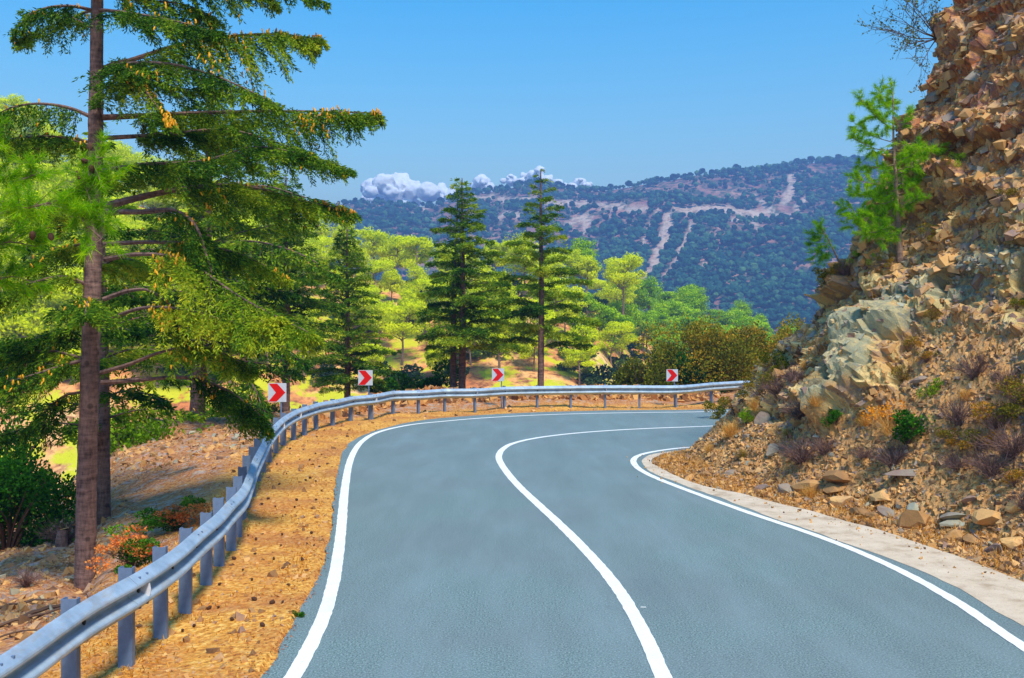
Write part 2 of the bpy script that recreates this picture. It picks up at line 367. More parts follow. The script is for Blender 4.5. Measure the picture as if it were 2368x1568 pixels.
# distance to the outer asphalt edge (positive = on the road side), only needed near
near = (Yg.ravel() < 60)
se = np.full(near.size, -50.0); se[near] = signed(P3[near][:, :2], OUT_E)
si = np.full(near.size, 50.0); si[near] = -signed(P3[near][:, :2], CON_I)
onroad = (np.minimum(se, 99) > -.06)
nz = fbm(P3 * [1, 1, 1], 1.6, 4, 3) * .10 + fbm(P3, .35, 3, 9) * .035
amp = smooth(-.05, -1.2, se) * (1 + 1.4 * smooth(-3.0, -5, se))
big = fbm(P3, 30, 5, 21) * 3.2 * smooth(70, 100, Yg.ravel()) + (fbm(P3, 110, 5, 5) * 16 + np.abs(fbm(P3, 55, 4, 8)) * -9 + 3) * smooth(420, 640, Yg.ravel()) * (1 - smooth(860, 985, Yg.ravel()) * .93)
Z = Zs.ravel() + nz * amp + big
Z = np.where(onroad, np.minimum(Zs.ravel(), 0) * 0 - .035, Z - .012 * smooth(0, -.3, se))
V = np.stack([Xg.ravel(), Yg.ravel(), Z], 1)
nr, nc = Xg.shape
idx = np.arange(nr * nc).reshape(nr, nc)
Q = np.stack([idx[:-1, :-1], idx[:-1, 1:], idx[1:, 1:], idx[1:, :-1]], -1)
def sub_sheet(r0, r1):
    q = Q[r0:r1].reshape(-1, 4); u = np.arange(r0 * nc, (r1 + 1) * nc); return V[u], q - r0 * nc
def row(y): return int(np.searchsorted(YS, y))
RN, RH = row(62), row(330)

# materials for the setting
def m_ground():
    t = NT('dry_ground'); co = t.coord(); z = t.attr('zone')
    n1 = t.noise(.9, 5, .6, co); n2 = t.noise(16, 4, .65, co); n3 = t.voro(24, out='Color', vec=co)
    straw = t.ramp(n2, [(.28, lin(150, 84, 40)), (.5, lin(232, 164, 66)), (.7, lin(252, 212, 124))])
    dirt = t.ramp(n2, [(.25, lin(110, 66, 42)), (.5, lin(186, 122, 74)), (.75, lin(228, 176, 118))])
    peb = t.mix(.7, n3, (.60, .42, .25, 1)); peb = t.n('HueSaturation', Saturation=.7, Value=.8, Color=peb).outputs[0]
    pm = t.ramp(t.noise(5, 3, .6, co), [(.5, (0, 0, 0)), (.62, (1, 1, 1))])
    dirt = t.mix(t.math('MULTIPLY', pm, .65), dirt, peb)
    red = t.ramp(n1, [(.42, (0, 0, 0)), (.6, (1, 1, 1))])
    straw = t.mix(t.math('MULTIPLY', red, .55), straw, lin(178, 98, 52))
    zz = t.math('ADD', z, t.math('MULTIPLY', t.math('SUBTRACT', n1, .5), 1.1), True)
    c = t.mix(zz, straw, dirt)
    return t.pbr(c, .95, t.bump(t.math('ADD', n2, t.math('MULTIPLY', t.voro(24, vec=co), .7)), .8, .03))
def m_hill():
    t = NT('hill_earth'); co = t.coord()
    f = t.noise(.10, 6, .6, co); g = t.noise(.9, 5, .65, co)
    c = t.ramp(f, [(.35, lin(214, 124, 70)), (.5, lin(246, 172, 104)), (.66, lin(252, 208, 140))])
    c = t.mix(t.ramp(g, [(.45, (0, 0, 0)), (.62, (1, 1, 1))]), c, lin(150, 92, 58))
    c = t.mix(t.ramp(t.noise(.35, 4, .6, co), [(.47, (0, 0, 0)), (.56, (1, 1, 1))]), c, lin(206, 200, 40))
    return t.pbr(c, 1, t.bump(g, .8, .5))
def m_mountain():
    t = NT('mountain_earth'); co = t.coord(); s = t.attr('scree')
    f = t.noise(.03, 6, .62, co)
    c = t.ramp(f, [(.3, lin(120, 82, 78)), (.5, lin(168, 118, 100)), (.68, lin(200, 152, 124))])
    c = t.mix(t.ramp(t.noise(.11, 5, .6, co), [(.44, (0, 0, 0)), (.56, (1, 1, 1))]), c, lin(74, 84, 60))
    c = t.mix(t.math('MULTIPLY', s, t.ramp(t.noise(.16, 5, .65, co), [(.36, (.15, .15, .15)), (.52, (1, 1, 1))])), c, lin(212, 184, 158))
    return t.pbr(c, 1, t.bump(t.noise(.2, 4), .8, 3))
M['ground'] = m_ground(); M['hill'] = m_hill(); M['mount'] = m_mountain()
v, q = sub_sheet(0, RN); ground = Acc().add(v, q).build('ground', M['ground'], smooth_=True); tag(ground, kind='structure')
zone = smooth(-1.6, -2.6, se)[:len(v)]
a = ground.data.attributes.new('zone', 'FLOAT', 'POINT'); a.data.foreach_set('value', zone.astype(np.float32))
GB = BVHTree.FromPolygons([tuple(p) for p in v], q.tolist())
v, q = sub_sheet(RN, RH); hills = Acc().add(v, q).build('hills', M['hill'], smooth_=True); tag(hills, kind='structure')
HB = BVHTree.FromPolygons([tuple(p) for p in v], q.tolist())
v, q = sub_sheet(RH, nr - 1); mount = Acc().add(v, q).build('mountain', M['mount'], smooth_=True); tag(mount, kind='structure')
MB = BVHTree.FromPolygons([tuple(p) for p in v], q.tolist()); MV = v
# scree tongues, landslips and the old road cut on the mountain face
SCREE = [([(1548, 500), (1535, 560), (1512, 615), (1495, 640)], 13), ([(1602, 512), (1585, 560), (1560, 610), (1540, 640)], 8), ([(1835, 408), (1826, 440), (1812, 462)], 12), ([(1858, 462), (1845, 480), (1835, 500)], 8),
         ([(1100, 455), (1180, 462), (1300, 468), (1400, 474), (1480, 484), (1560, 488), (1640, 480), (1700, 488), (1760, 494), (1840, 500)], 7), ([(1745, 452), (1768, 475), (1790, 495)], 6), ([(1320, 520), (1335, 505), (1365, 508), (1350, 530)], 9), ([(955, 500), (968, 485), (985, 478)], 6), ([(1160, 505), (1170, 490), (1200, 500)], 8), ([(1500, 520), (1490, 560), (1475, 600)], 5), ([(1740, 505), (1760, 540)], 7), ([(1690, 510), (1715, 505)], 5), ([(1620, 600), (1640, 620)], 4), ([(1080, 540), (1110, 560)], 4)]
px_, py_ = toP(MV); jit = fbm(MV, 10, 4, 4) * 13; jit2 = fbm(MV, 9, 4, 14) * 11
QP = np.stack([px_ + jit, py_ + jit2], 1); sc_ = np.zeros(len(MV))
for pl, w in SCREE:
    d, _ = seg_dist(QP, A(pl, float)); sc_ = np.maximum(sc_, 1 - smooth(w * .6, w * 1.1, d))
a = mount.data.attributes.new('scree', 'FLOAT', 'POINT'); a.data.foreach_set('value', sc_.astype(np.float32))
SCK = sc_
# level ground behind the camera
back = Acc().add([(-400, -400, -.3), (400, -400, -.3), (400, .9, -.06), (-400, .9, -.3)], [[0, 1, 2, 3]]).build('ground', M['ground']); tag(back, kind='structure')

# ------------------------------------------------------------------ road
def m_asphalt():
    t = NT('asphalt'); co = t.coord()
    n1 = t.noise(.55, 5, .55, co); n2 = t.noise(58, 3, .8, co); n3 = t.noise(9, 4, .6, co)
    c = t.ramp(n2, [(.32, lin(60, 76, 76)), (.5, lin(108, 131, 130)), (.68, lin(170, 188, 182))])
    c = t.mix(t.ramp(n1, [(.35, (0, 0, 0)), (.7, (.55, .55, .55))]), c, lin(116, 126, 128))
    sp = t.ramp(t.voro(11, vec=co), [(.03, (1, 1, 1)), (.06, (0, 0, 0))])
    c = t.mix(t.math('MULTIPLY', sp, .7), c, lin(58, 58, 56))
    c = t.mix(t.ramp(n3, [(.6, (0, 0, 0)), (.8, (.5, .5, .5))]), c, lin(92, 100, 102))
    c = t.mix(t.ramp(t.voro(.55, 'DISTANCE_TO_EDGE', vec=t.n('Mapping', Vector=co, Scale=(1, .35, 1)).outputs[0]), [(.0, (.45, .45, .45)), (.012, (0, 0, 0))]), c, lin(70, 80, 84)) if False else c
    st = t.noise(1.6, 5, .6, t.n('Mapping', Vector=co, Scale=(1, .22, 1)).outputs[0]); c = t.mix(t.ramp(st, [(.45, (0, 0, 0)), (.7, (.35, .35, .35))]), c, lin(138, 158, 160)); c = t.mix(t.ramp(st, [(.26, (.3, .3, .3)), (.42, (0, 0, 0))]), c, lin(92, 108, 112))
    return t.pbr(c, .9, t.bump(n2, .15, .004), spec=.2)
def m_paint():
    t = NT('road_paint'); co = t.coord(); n = t.noise(38, 4, .7, co); n1 = t.noise(2, 3, .6, co)
    c = t.ramp(n, [(.2, lin(150, 152, 148)), (.36, lin(236, 236, 228)), (.8, lin(250, 249, 240))])
    c = t.mix(t.ramp(n1, [(.5, (0, 0, 0)), (.8, (.35, .35, .35))]), c, lin(205, 208, 205)); return t.pbr(c, .75)
def m_concrete():
    t = NT('gutter_concrete'); co = t.coord(); n = t.noise(3, 5, .6, co); n2 = t.noise(50, 4, .7, co)
    c = t.ramp(n, [(.3, lin(176, 152, 124)), (.48, lin(212, 192, 164)), (.75, lin(228, 210, 184))])
    c = t.mix(t.ramp(n2, [(.28, (1, 1, 1)), (.42, (0, 0, 0))]), c, lin(150, 128, 104))
    c = t.mix(t.ramp(t.voro(5.5, vec=co), [(.045, (1, 1, 1)), (.075, (0, 0, 0))]), c, lin(92, 70, 50))
    return t.pbr(c, .95, t.bump(n2, .4, .01))
M['asphalt'], M['paint'], M['concrete'] = m_asphalt(), m_paint(), m_concrete()
def rag(P, amp, seed, step=.06, maxy=45):
    P = resample(P, step); P = P[(P[:, 1] > -24)]; q = np.c_[P, np.zeros(len(P))]
    T = unit(np.gradient(P, axis=0)); Nn = np.c_[T[:, 1], -T[:, 0]]
    return P + Nn * ((fbm(q, .5, 4, seed) * amp + fbm(q, .12, 2, seed + 5) * amp * .35))[:, None]
def strip_between(P1, P2, z, n=900):
    a = resample(P1, 1); L = lambda P: np.concatenate([[0], np.cumsum(np.hypot(*np.diff(P, axis=0).T))])
    l1, l2 = L(P1), L(P2); t = np.linspace(0, 1, n)
    a = np.stack([np.interp(t * l1[-1], l1, P1[:, k]) for k in (0, 1)], 1); b = np.stack([np.interp(t * l2[-1], l2, P2[:, k]) for k in (0, 1)], 1)
    V = np.concatenate([np.c_[a, np.full(n, z)], np.c_[b, np.full(n, z)]]); i = np.arange(n - 1)
    return V, np.stack([i, n + i, n + i + 1, i + 1], 1)
# the road surface: a grid sheet whose outer border is the ragged asphalt edge
oe = rag(OUT_E, .05, 31)
rd = Acc(); tops = []
cz = resample(CEN_L, .06); cz = cz[cz[:, 1] > -24]
def nearest_on(Q, P):
    P = resample(P, .02); k = kdtree.KDTree(len(P))
    for i, p in enumerate(P): k.insert((p[0], p[1], 0), i)
    k.balance(); ii = np.maximum.accumulate([k.find((q[0], q[1], 0))[1] for q in Q]); return P[ii]
def web(acc, P1, P2, z, rows=1):
    """sheet between P1 and the nearest points of P2"""
    B = nearest_on(P1, P2); n = len(P1); V = np.concatenate([np.c_[P1 + (B - P1) * t, np.full(n, z)] for t in np.linspace(0, 1, rows + 1)])
    i = np.arange(n - 1); acc.add(V, np.concatenate([np.stack([i + r * n, i + n + r * n, i + n + 1 + r * n, i + 1 + r * n], 1) for r in range(rows)]))
web(rd, oe, CEN_L, 0.0)
web(rd, cz, BASE_S, 0.0)
n = len(oe); s_ = Acc()
skirt = np.concatenate([np.c_[oe, np.zeros(n)], np.c_[oe, np.full(n, -.08)]]); i = np.arange(n - 1)
rd.add(skirt, np.stack([i, i + 1, n + i + 1, n + i], 1))
road = rd.build('road', M['asphalt']); tag(road, kind='structure')
def line_strip(P, w, z, name, seed):
    P = resample(P, .04); P = P[(P[:, 1] > 1) & (P[:, 1] < 50)]; T = unit(np.gradient(P, axis=0)); Nn = np.c_[T[:, 1], -T[:, 0]]
    q = np.c_[P, np.zeros(len(P))]; e1 = fbm(q, .09, 3, seed) * .009; e2 = fbm(q, .09, 3, seed + 50) * .009
    L_, R_ = P - Nn * (w / 2 + e1)[:, None], P + Nn * (w / 2 + e2)[:, None]; n = len(P); i = np.arange(n - 1)
    V = np.concatenate([np.c_[L_, np.full(n, z)], np.c_[R_, np.full(n, z)]])
    o = Acc().add(V, np.stack([i, n + i, n + i + 1, i + 1], 1)).build(name, M['paint']); tag(o, kind='structure')
line_strip(OUT_L, .14, .005, 'road_marking', 1); line_strip(CEN_L, .14, .005, 'road_marking', 2); line_strip(INN_L, .125, .005, 'road_marking', 3)
# pale concrete gutter with a smudged inner rim
ci = rag(CON_I, .05, 77); cb = rag(BASE_S + np.array([.0, 0]), .03, 78, .05)
cw = Acc(); web(cw, cb, ci, .004)
gut = cw.build('concrete_gutter', M['concrete']); tag(gut, kind='structure')

st_ = Acc(); box(st_, (WX(1487, 9.48), 9.48, .005), (.055, .015, .004)); st_ = st_.build('road_marking', M['paint']); tag(st_, kind='structure')
# ------------------------------------------------------------------ the rock slope on the inside of the bend
FD = A([(-3, -.3), (0, -.02), (.35, .03), (.7, .14), (1.5, .95), (2.3, 2.15), (2.8, 2.85), (3.5, 4.15), (4.4, 6.4), (5.2, 8.8), (6.2, 11.4), (8, 14.5), (12, 18), (20, 26), (40, 48), (60, 60), (90, 66), (400, 60)])
gx = np.concatenate([np.arange(2.2, 12.0, .042), 12.0 + 110 * np.linspace(0, 1, 60)[0:] ** 1.8])
gy = np.concatenate([-140 + 143 * (1 - (1 - np.linspace(0, 1, 60)[:-1]) ** 1.8), np.arange(3, 26, .045), 26 + 60 * np.linspace(0, 1, 40) ** 1.6])
GX, GY = np.meshgrid(gx, gy); q2 = np.c_[GX.ravel(), GY.ravel()]
def inside(Q): return -signed(Q, B_LO)
B_LO = resample(BASE_S, .25)
P_LO = A([BASE_S[0]] + [p for p in B_LO])
D = signed(q2, B_LO)
if np.median(D[(q2[:, 0] > 30) & (np.abs(q2[:, 1] - 5) < 5)]) < 0: D = -D
q3 = np.c_[q2, np.zeros(len(q2))]
Dn = D + fbm(q3, 2.6, 3, 40) * .42 * smooth(.6, 2, D) + fbm(q3, 7, 3, 41) * 1.6 * smooth(6, 12, D)
Zc = np.interp(Dn, FD[:, 0], FD[:, 1])
# outcrops standing proud of the slope (photo column, row, radius, height)
Vc = np.c_[q2, Zc]
# surface normals from the grid
def gnorm(V):
    W = V.reshape(len(gy), len(gx), 3); dx = np.gradient(W, axis=1); dy = np.gradient(W, axis=0)
    return unit(np.cross(dx, dy)).reshape(-1, 3)
N0 = gnorm(Vc); pxc, pyc = toP(Vc)
def blob(cx, cy, rx, ry, ang=0):
    a = math.radians(ang); u = ((pxc - cx) * math.cos(a) + (pyc - cy) * math.sin(a)) / rx; w = (-(pxc - cx) * math.sin(a) + (pyc - cy) * math.cos(a)) / ry
    return np.exp(-(u * u + w * w) ** 1.5)
infront = (q2[:, 1] > 4) & (q2[:, 0] < 13)
slab = np.maximum.reduce([blob(1995, 820, 60, 110, 20), blob(2040, 765, 110, 42, -20), blob(1945, 905, 36, 95, 30)]) * infront
greyz = np.maximum.reduce([slab, blob(2230, 640, 120, 50, -25) * .8, blob(2090, 690, 90, 34, -30) * .8, blob(2340, 600, 60, 50) * .8, blob(2060, 590, 40, 40) * .8]) * infront
scree = smooth(2.1, 1.2, D) + blob(2240, 880, 170, 170, -30) * .9 * infront; scree = np.clip(scree, 0, 1)
rockz = smooth(.35, .75, 1 - scree)
def facets(P, S, squash, seed, tilt=.8, hgt=.35):
    """blocky relief: each vertex takes the tilted plane of its nearest block"""
    R = rot_rand(np.random.default_rng(seed), 1)[0] if False else A([[.82, .30, .48], [-.36, .93, .03], [-.44, -.20, .87]])
    Q = (P @ R.T) / (A(squash) * S); ce = np.unique(np.floor(Q).astype(int), axis=0)
    off = A([[a, b, c] for a in (-1, 0, 1) for b in (-1, 0, 1) for c in (-1, 0, 1)]); ce = np.unique((ce[:, None] + off[None]).reshape(-1, 3), axis=0)
    rg = np.random.default_rng(seed); sd_ = ce + rg.random((len(ce), 3)); k = kdtree.KDTree(len(sd_))
    for i, p in enumerate(sd_): k.insert(p, i)
    k.balance(); ii = A([k.find(p)[1] for p in Q])
    h = (rg.random(len(ce)) - .5) * 2 * hgt; t = rg.standard_normal((len(ce), 3)) * tilt
    return (h[ii] + ((Q - sd_[ii]) * t[ii]).sum(1)) * S, (h[ii] / hgt * .5 + .5), rg.random(len(ce))[ii]
fine = infront & (D > -.3) & (D < 8) & (q2[:, 1] > 5) & (q2[:, 1] < 27)
F = np.where(fine)[0]; dz = np.zeros(len(q2)); blk = np.full(len(q2), .5); blk2 = np.full(len(q2), .5)
rz = rockz[F]
a1, b1, c1 = facets(Vc[F], .8, (1, 1.5, .6), 3, .42, .32)
a2, b2, c2 = facets(Vc[F], .24, (1, 1.6, .55), 4, .5, .34)
a3, b3, c3 = facets(Vc[F], .09, (1, 1.4, .7), 5, .55, .42)
sl_ = smooth(.25, .6, slab[F]); a0, b0, c0 = facets(Vc[F], .55, (1.6, 1, .8), 9, .55, .3)
dz[F] = a1 * rz * .55 * (1 - .6 * sl_) + a0 * sl_ * .7 + a2 * (.12 + .6 * rz) * .8 * smooth(.3, 1.2, D[F]) * (1 - .75 * sl_) + a3 * (.5 + .5 * rz) * .8 * smooth(.1, .6, D[F]) * (1 - .7 * sl_)
dz[F] += slab[F] * .38 + greyz[F] * .10 + blob(2040, 745, 110, 40, -18)[F] * .25 + fbm(Vc[F], 1.3, 3, 60) * .16 * smooth(.6, 2, D[F])
blk[F] = np.where(sl_ > .5, c0, c2); blk2[F] = np.where(sl_ > .5, c0, c3)
coarse = ~fine
dz[coarse] = fbm(Vc[coarse], 3, 4, 70) * .7 * smooth(1, 5, D[coarse])
nn = N0.copy(); nn[:, 2] *= .55; nn = unit(nn)
Vd = Vc + nn * dz[:, None]
ci_ = np.arange(len(q2)).reshape(GX.shape); Qc = np.stack([ci_[:-1, :-1], ci_[:-1, 1:], ci_[1:, 1:], ci_[1:, :-1]], -1).reshape(-1, 4)
keep = (D[Qc] > -.12).all(1); Qc = Qc[keep]
used = np.unique(Qc); remap = np.full(len(q2), -1); remap[used] = np.arange(len(used))
def m_cliff():
    t = NT('rock_slope'); co = t.coord(); g = t.attr('grey'); s = t.attr('scree'); b = t.attr('blk'); b2 = t.attr('blk2'); u = t.attr('upper')
    n1 = t.noise(1.1, 5, .6, co); n2 = t.noise(9, 5, .65, co); n3 = t.noise(60, 4, .7, co)
    mixn = t.math('ADD', t.math('MULTIPLY', b, .45), t.math('ADD', t.math('MULTIPLY', b2, .2), t.math('MULTIPLY', n2, .42)))
    brown = t.ramp(mixn, [(.2, lin(118, 86, 58)), (.36, lin(196, 150, 92)), (.47, lin(158, 130, 108)), (.56, lin(226, 182, 112)), (.66, lin(184, 168, 116)), (.78, lin(242, 208, 140))])
    red = t.ramp(mixn, [(.2, lin(104, 66, 52)), (.36, lin(196, 124, 76)), (.47, lin(150, 108, 98)), (.56, lin(222, 160, 98)), (.66, lin(184, 142, 112)), (.78, lin(240, 196, 128))])
    grey = t.ramp(mixn, [(.2, lin(84, 72, 56)), (.36, lin(168, 152, 108)), (.47, lin(132, 134, 118)), (.56, lin(192, 176, 128)), (.66, lin(150, 152, 126)), (.78, lin(212, 190, 140))])
    dirt = t.ramp(t.math('ADD', t.math('MULTIPLY', n2, .7), t.math('MULTIPLY', b2, .3)), [(.25, lin(150, 100, 58)), (.42, lin(218, 160, 92)), (.56, lin(190, 142, 92)), (.75, lin(242, 196, 124))])
    c = t.mix(u, brown, red)
    gm = t.ramp(t.math('ADD', g, t.math('MULTIPLY', t.math('SUBTRACT', n1, .5), .9)), [(.38, (0, 0, 0)), (.56, (1, 1, 1))])
    c = t.mix(gm, c, grey)
    och = t.ramp(t.noise(.8, 4, .6, t.n('Mapping', Vector=co, Location=(7, 3, 1)).outputs[0]), [(.56, (0, 0, 0)), (.68, (1, 1, 1))])
    c = t.mix(t.math('MULTIPLY', och, .5), c, lin(214, 168, 84))
    sm_ = t.ramp(t.math('ADD', s, t.math('MULTIPLY', t.math('SUBTRACT', n1, .5), .8)), [(.4, (0, 0, 0)), (.6, (1, 1, 1))])
    c = t.mix(sm_, c, dirt)
    c = t.mix(t.ramp(n3, [(.3, (.45, .45, .45)), (.5, (0, 0, 0))]), c, lin(84, 62, 46))
    return t.pbr(c, .95, t.bump(t.math('ADD', n3, n2), .7, .02))
M['cliff'] = m_cliff()
cl = Acc().add(Vd[used], remap[Qc]).build('rock_slope', M['cliff']); tag(cl, kind='structure')
upper = smooth(520, 330, pyc + fbm(Vc, 1.5, 3, 91) * 90)
for nm, arr in (('grey', greyz), ('scree', scree), ('blk', blk), ('blk2', blk2), ('upper', upper)):
    a = cl.data.attributes.new(nm, 'FLOAT', 'POINT'); a.data.foreach_set('value', arr[used].astype(np.float32))
CLB = BVHTree.FromPolygons([tuple(p) for p in Vd[used]], remap[Qc].tolist())
EYE = Vector((0, 0, CAMZ))
def cast(px, py, trees):
    d = Vector((WX(px, 1), 1, (HY - py) / FPX)).normalized(); best = None
    for T in trees:
        h = T.ray_cast(EYE, d)
        if h[0] is not None and (best is None or h[3] < best[3]): best = h
    return best
def edge_cast(px, py):
    while px < 2360:
        h = cast(px, py, [CLB])
        if h is not None: return h
        px += 4
def on_cliff(px, py):
    h = cast(px, py, [CLB]); return (A(h[0]), A(h[1])) if h else (None, None)
def on_ground(x, y):
    h = GB.ray_cast(Vector((x, y, 50)), Vector((0, 0, -1))); return h[0].z if h[0] is not None else 0.0
# ------------------------------------------------------------------ guard rail
def m_galv():
    t = NT('galvanised_steel'); co = t.coord(); n = t.noise(5, 5, .6, co); n2 = t.noise(60, 3, .6, co); st = t.noise(2.2, 4, .7, t.n('Mapping', Vector=co, Scale=(1, 1, 7)).outputs[0])
    c = t.ramp(n, [(.3, lin(146, 168, 186)), (.6, lin(178, 198, 214)), (.8, lin(204, 218, 226))])
    c = t.mix(t.ramp(st, [(.52, (0, 0, 0)), (.72, (.55, .55, .55))]), c, lin(172, 150, 120))
    p = t.pbr(c, .55, t.bump(n2, .12, .003), metal=.25, spec=.4); return p
def m_flat(name, col, rough=.6, metal=0, vary=.12):
    t = NT(name); n = t.noise(14, 4, .6); d = tuple(q * (1 - vary * 2) for q in col[:3]) + (1,)
    return t.pbr(t.ramp(n, [(.3, d), (.65, col)]), rough, t.bump(n, .1, .003), metal=metal)
M['galv'] = m_galv(); M['post'] = m_flat('steel_post', lin(120, 142, 174), .6, .2); M['dark'] = m_flat('dark_steel', lin(50, 48, 46), .6, .2)
M['white'] = m_flat('reflector_white', lin(235, 235, 240), .35); M['red'] = m_flat('sign_red', lin(228, 22, 20), .4, 0, .04); M['sign'] = m_flat('sign_grey_white', lin(206, 212, 222), .45, 0, .05)
PROF = A([(0, 0), (.010, .004), (.078, .060), (.085, .070), (.085, .088), (.079, .098), (.008, .138), (0, .148), (0, .164), (.008, .174), (.079, .214), (.085, .224), (.085, .240), (.078, .252), (.010, .308), (0, .312)])
RZ = .445
RL = spline(POSTS, 10)                      # the line of the posts
T_ = unit(np.gradient(RL, axis=0)); NR = np.c_[T_[:, 1], -T_[:, 0]]
rail = empty('guard_rail', (POSTS[10][0], POSTS[10][1], 0), 'long galvanised steel guard rail curving along the outer edge of the bend', 'guard rail')
r0 = A(rail.location)
def rail_piece(i0, i1, k):
    P = RL[i0:i1 + 1]; Nn = NR[i0:i1 + 1]; off = .105 + .004 * (k % 2); a = Acc(); m = len(PROF); n = len(P)
    front = np.concatenate([np.c_[P + Nn * (off + d), np.full(n, RZ + z + .002 * (k % 2))] for d, z in PROF]) - r0
    th = np.concatenate([np.c_[P + Nn * (off + d - .004), np.full(n, RZ + z + .002 * (k % 2))] for d, z in PROF]) - r0
    i = np.arange(n - 1); F = np.concatenate([np.stack([i + r * n, i + 1 + r * n, i + 1 + (r + 1) * n, i + (r + 1) * n], 1) for r in range(m - 1)])
    a.add(front, F); a.add(th, F[:, ::-1])
    for r in (0, m - 1):      # top and bottom lips
        V = np.concatenate([front[r * n:(r + 1) * n], th[r * n:(r + 1) * n]]); a.add(V, np.stack([i, i + 1, n + i + 1, n + i], 1))
    for e in (0, n - 1):      # cut ends
        V = np.concatenate([front[e::n], th[e::n]]); j = np.arange(m - 1); a.add(V, np.stack([j, j + 1, m + j + 1, m + j], 1))
    if i0 > 0:               # splice bolts on the sloping faces near the lap
        for dz, dn, sgn in ((.283, .046, 1), (.036, .050, -1)):
            for u in (-.07, .07):
                q = P[2] + T_[i0 + 2] * u; c = np.r_[q + Nn[2] * (off + dn), RZ + dz] - r0; box(a, c, (.018, .018, .016), np.column_stack([np.r_[T_[i0 + 2], 0], np.r_[Nn[2], 0], [0, 0, 1]]), .5, 1)
    a.build('rail_beam', [M['galv'], M['post']], rail, smooth_=False)
nb = len(POSTS)
for k, s in enumerate(range(0, nb - 1, 2)):
    e = min(s + 2, nb - 1); rail_piece(max(0, s * 10 - (2 if s else 0)), e * 10, k)
pm = Acc()      # channel post: web + two flanges, local x across the rail, y along it
for c, s in (((0, 0, -.35 + .575), (.120, .007, 1.15)), ((-.0565, .030, .225), (.007, .053, 1.15)), ((.0565, .030, .225), (.007, .053, 1.15)), ((.045, .0585, .225), (.016, .004, 1.15)), ((-.045, .0585, .225), (.016, .004, 1.15))): box(pm, c, s)
pmesh = pm.mesh('post', M['post'])
bk = Acc(); box(bk, (.075, .0, .60), (.055, .05, .16)); bmesh_ = bk.mesh('spacer', M['post'])
bt = Acc(); bt.add(ICO_V * [.014, .022, .03], ICO_F); bolt = bt.mesh('bolt', M['dark'])
lap = Acc()
for z in (.245, .285, .03, .065):
    for x in (-.05, .05): box(lap, (0, x, z), (.008, .03, .022))
tops = []
for i, p in enumerate(POSTS):
    T = unit(RL[min(i * 10 + 1, len(RL) - 1)] - RL[max(i * 10 - 1, 0)]); n_ = A([T[1], -T[0]]); ang = math.atan2(n_[1], n_[0])
    if p[1] < 1: continue
    zt = [-.02, -.03, -.01, -.015][i % 4]
    for me, nm in ((pmesh, 'post'), (bmesh_, 'spacer')):
        o = bpy.data.objects.new(nm, me); COL.objects.link(o); o.parent = rail; o.location = (p[0] - r0[0], p[1] - r0[1], zt if nm == 'post' else 0); o.rotation_euler = (RNG.normal(0, .012), RNG.normal(0, .012), ang) if nm == 'post' else (0, 0, ang)
    o = bpy.data.objects.new('bolt', bolt); COL.objects.link(o); o.parent = rail
    q = p + n_ * .112; o.location = (q[0] - r0[0], q[1] - r0[1], RZ + .156); o.rotation_euler = (0, 0, ang)
for px in (289, 637, 678, 857, 1096, 1397):
    i = int(np.argmin([abs(toP(A([p[0], p[1], 0]))[0] - px) + (0 if p[1] > 3 else 9999) for p in POSTS])); p = POSTS[i]
    T = unit(RL[i * 10 + 1] - RL[i * 10 - 1]); n_ = A([T[1], -T[0]]); ang = math.atan2(n_[1], n_[0])
    a = Acc(); tri = A([(.0, -.045), (.075, -.055), (.085, 0), (.075, .055), (.0, .045)])
    V = np.concatenate([np.c_[tri[:, 0], np.full(5, y), tri[:, 1]] for y in (-.004, .004)]); a.add(V, [[0, 1, 2, 3], [5, 8, 7, 6]]); a.add(V, [[0, 3, 4], [5, 9, 8]]); a.add(V, [[j, (j + 1) % 5, 5 + (j + 1) % 5, 5 + j] for j in range(5)])
    o = a.build('reflector', M['white'], rail); q = p + n_ * .118 + T * .04; o.location = (q[0] - r0[0], q[1] - r0[1], RZ + .156); o.rotation_euler = (0, 0, ang)

# ------------------------------------------------------------------ chevron signs
def chevron_sign(x0, x1, y0, y1, pole, Y, label, post_i=None):
    c = PP((x0 + x1) / 2, (y0 + y1) / 2, Y); w = (x1 - x0) / FPX * Y; h = (y1 - y0) / FPX * Y; xp = WX(pole, Y)
    root = empty('chevron_sign', (xp, Y, 0), label, 'road sign', 'red chevron signs around the bend'); L = A([xp, Y, 0])
    a = Acc(); box(a, c - L, (w, .012, h)); a.build('panel', M['sign'], root)
    pts = A([(.045, .03), (.50, .03), (.945, .5), (.47, .97), (.015, .97), (.43, .5)]); X = (pts[:, 0] - .5) * w + c[0] - L[0]; Zz = (.5 - pts[:, 1]) * h + c[2]
    V = np.concatenate([np.c_[X, np.full(6, y), Zz] for y in (-.0105, -.0055)]); a = Acc(); a.add(V, [[0, 5, 2, 1], [5, 4, 3, 2]]); a.add(V, [[j, (j + 1) % 6, 6 + (j + 1) % 6, 6 + j] for j in range(6)])
    o = a.build('chevron', M['red'], root)
    a = Acc(); tube(a, [(0, .03, -.3), (0, .03, c[2] + h * .3)], .021, 10); a.build('pole', M['post'], root)
    a = Acc()
    box(a, (0, .012, c[2]), (.09, .014, h * .6))
    a.build('bracket', M['post'], root)
chevron_sign(620, 662, 886, 929.5, 649, 22.5, 'red and white chevron sign nearest the camera, left of the steep part of the rail')
chevron_sign(828, 861.5, 856, 891, 852, 29.0, 'red and white chevron sign standing under the small dark cedar')
chevron_sign(1137, 1165.5, 852, 881.5, 1159, 32.6, 'red and white chevron sign between the twin trunk cedar and the slender cedar')
chevron_sign(1540.5, 1567, 854, 882, 1559, 33.6, 'red and white chevron sign in front of the dark olive bushes')
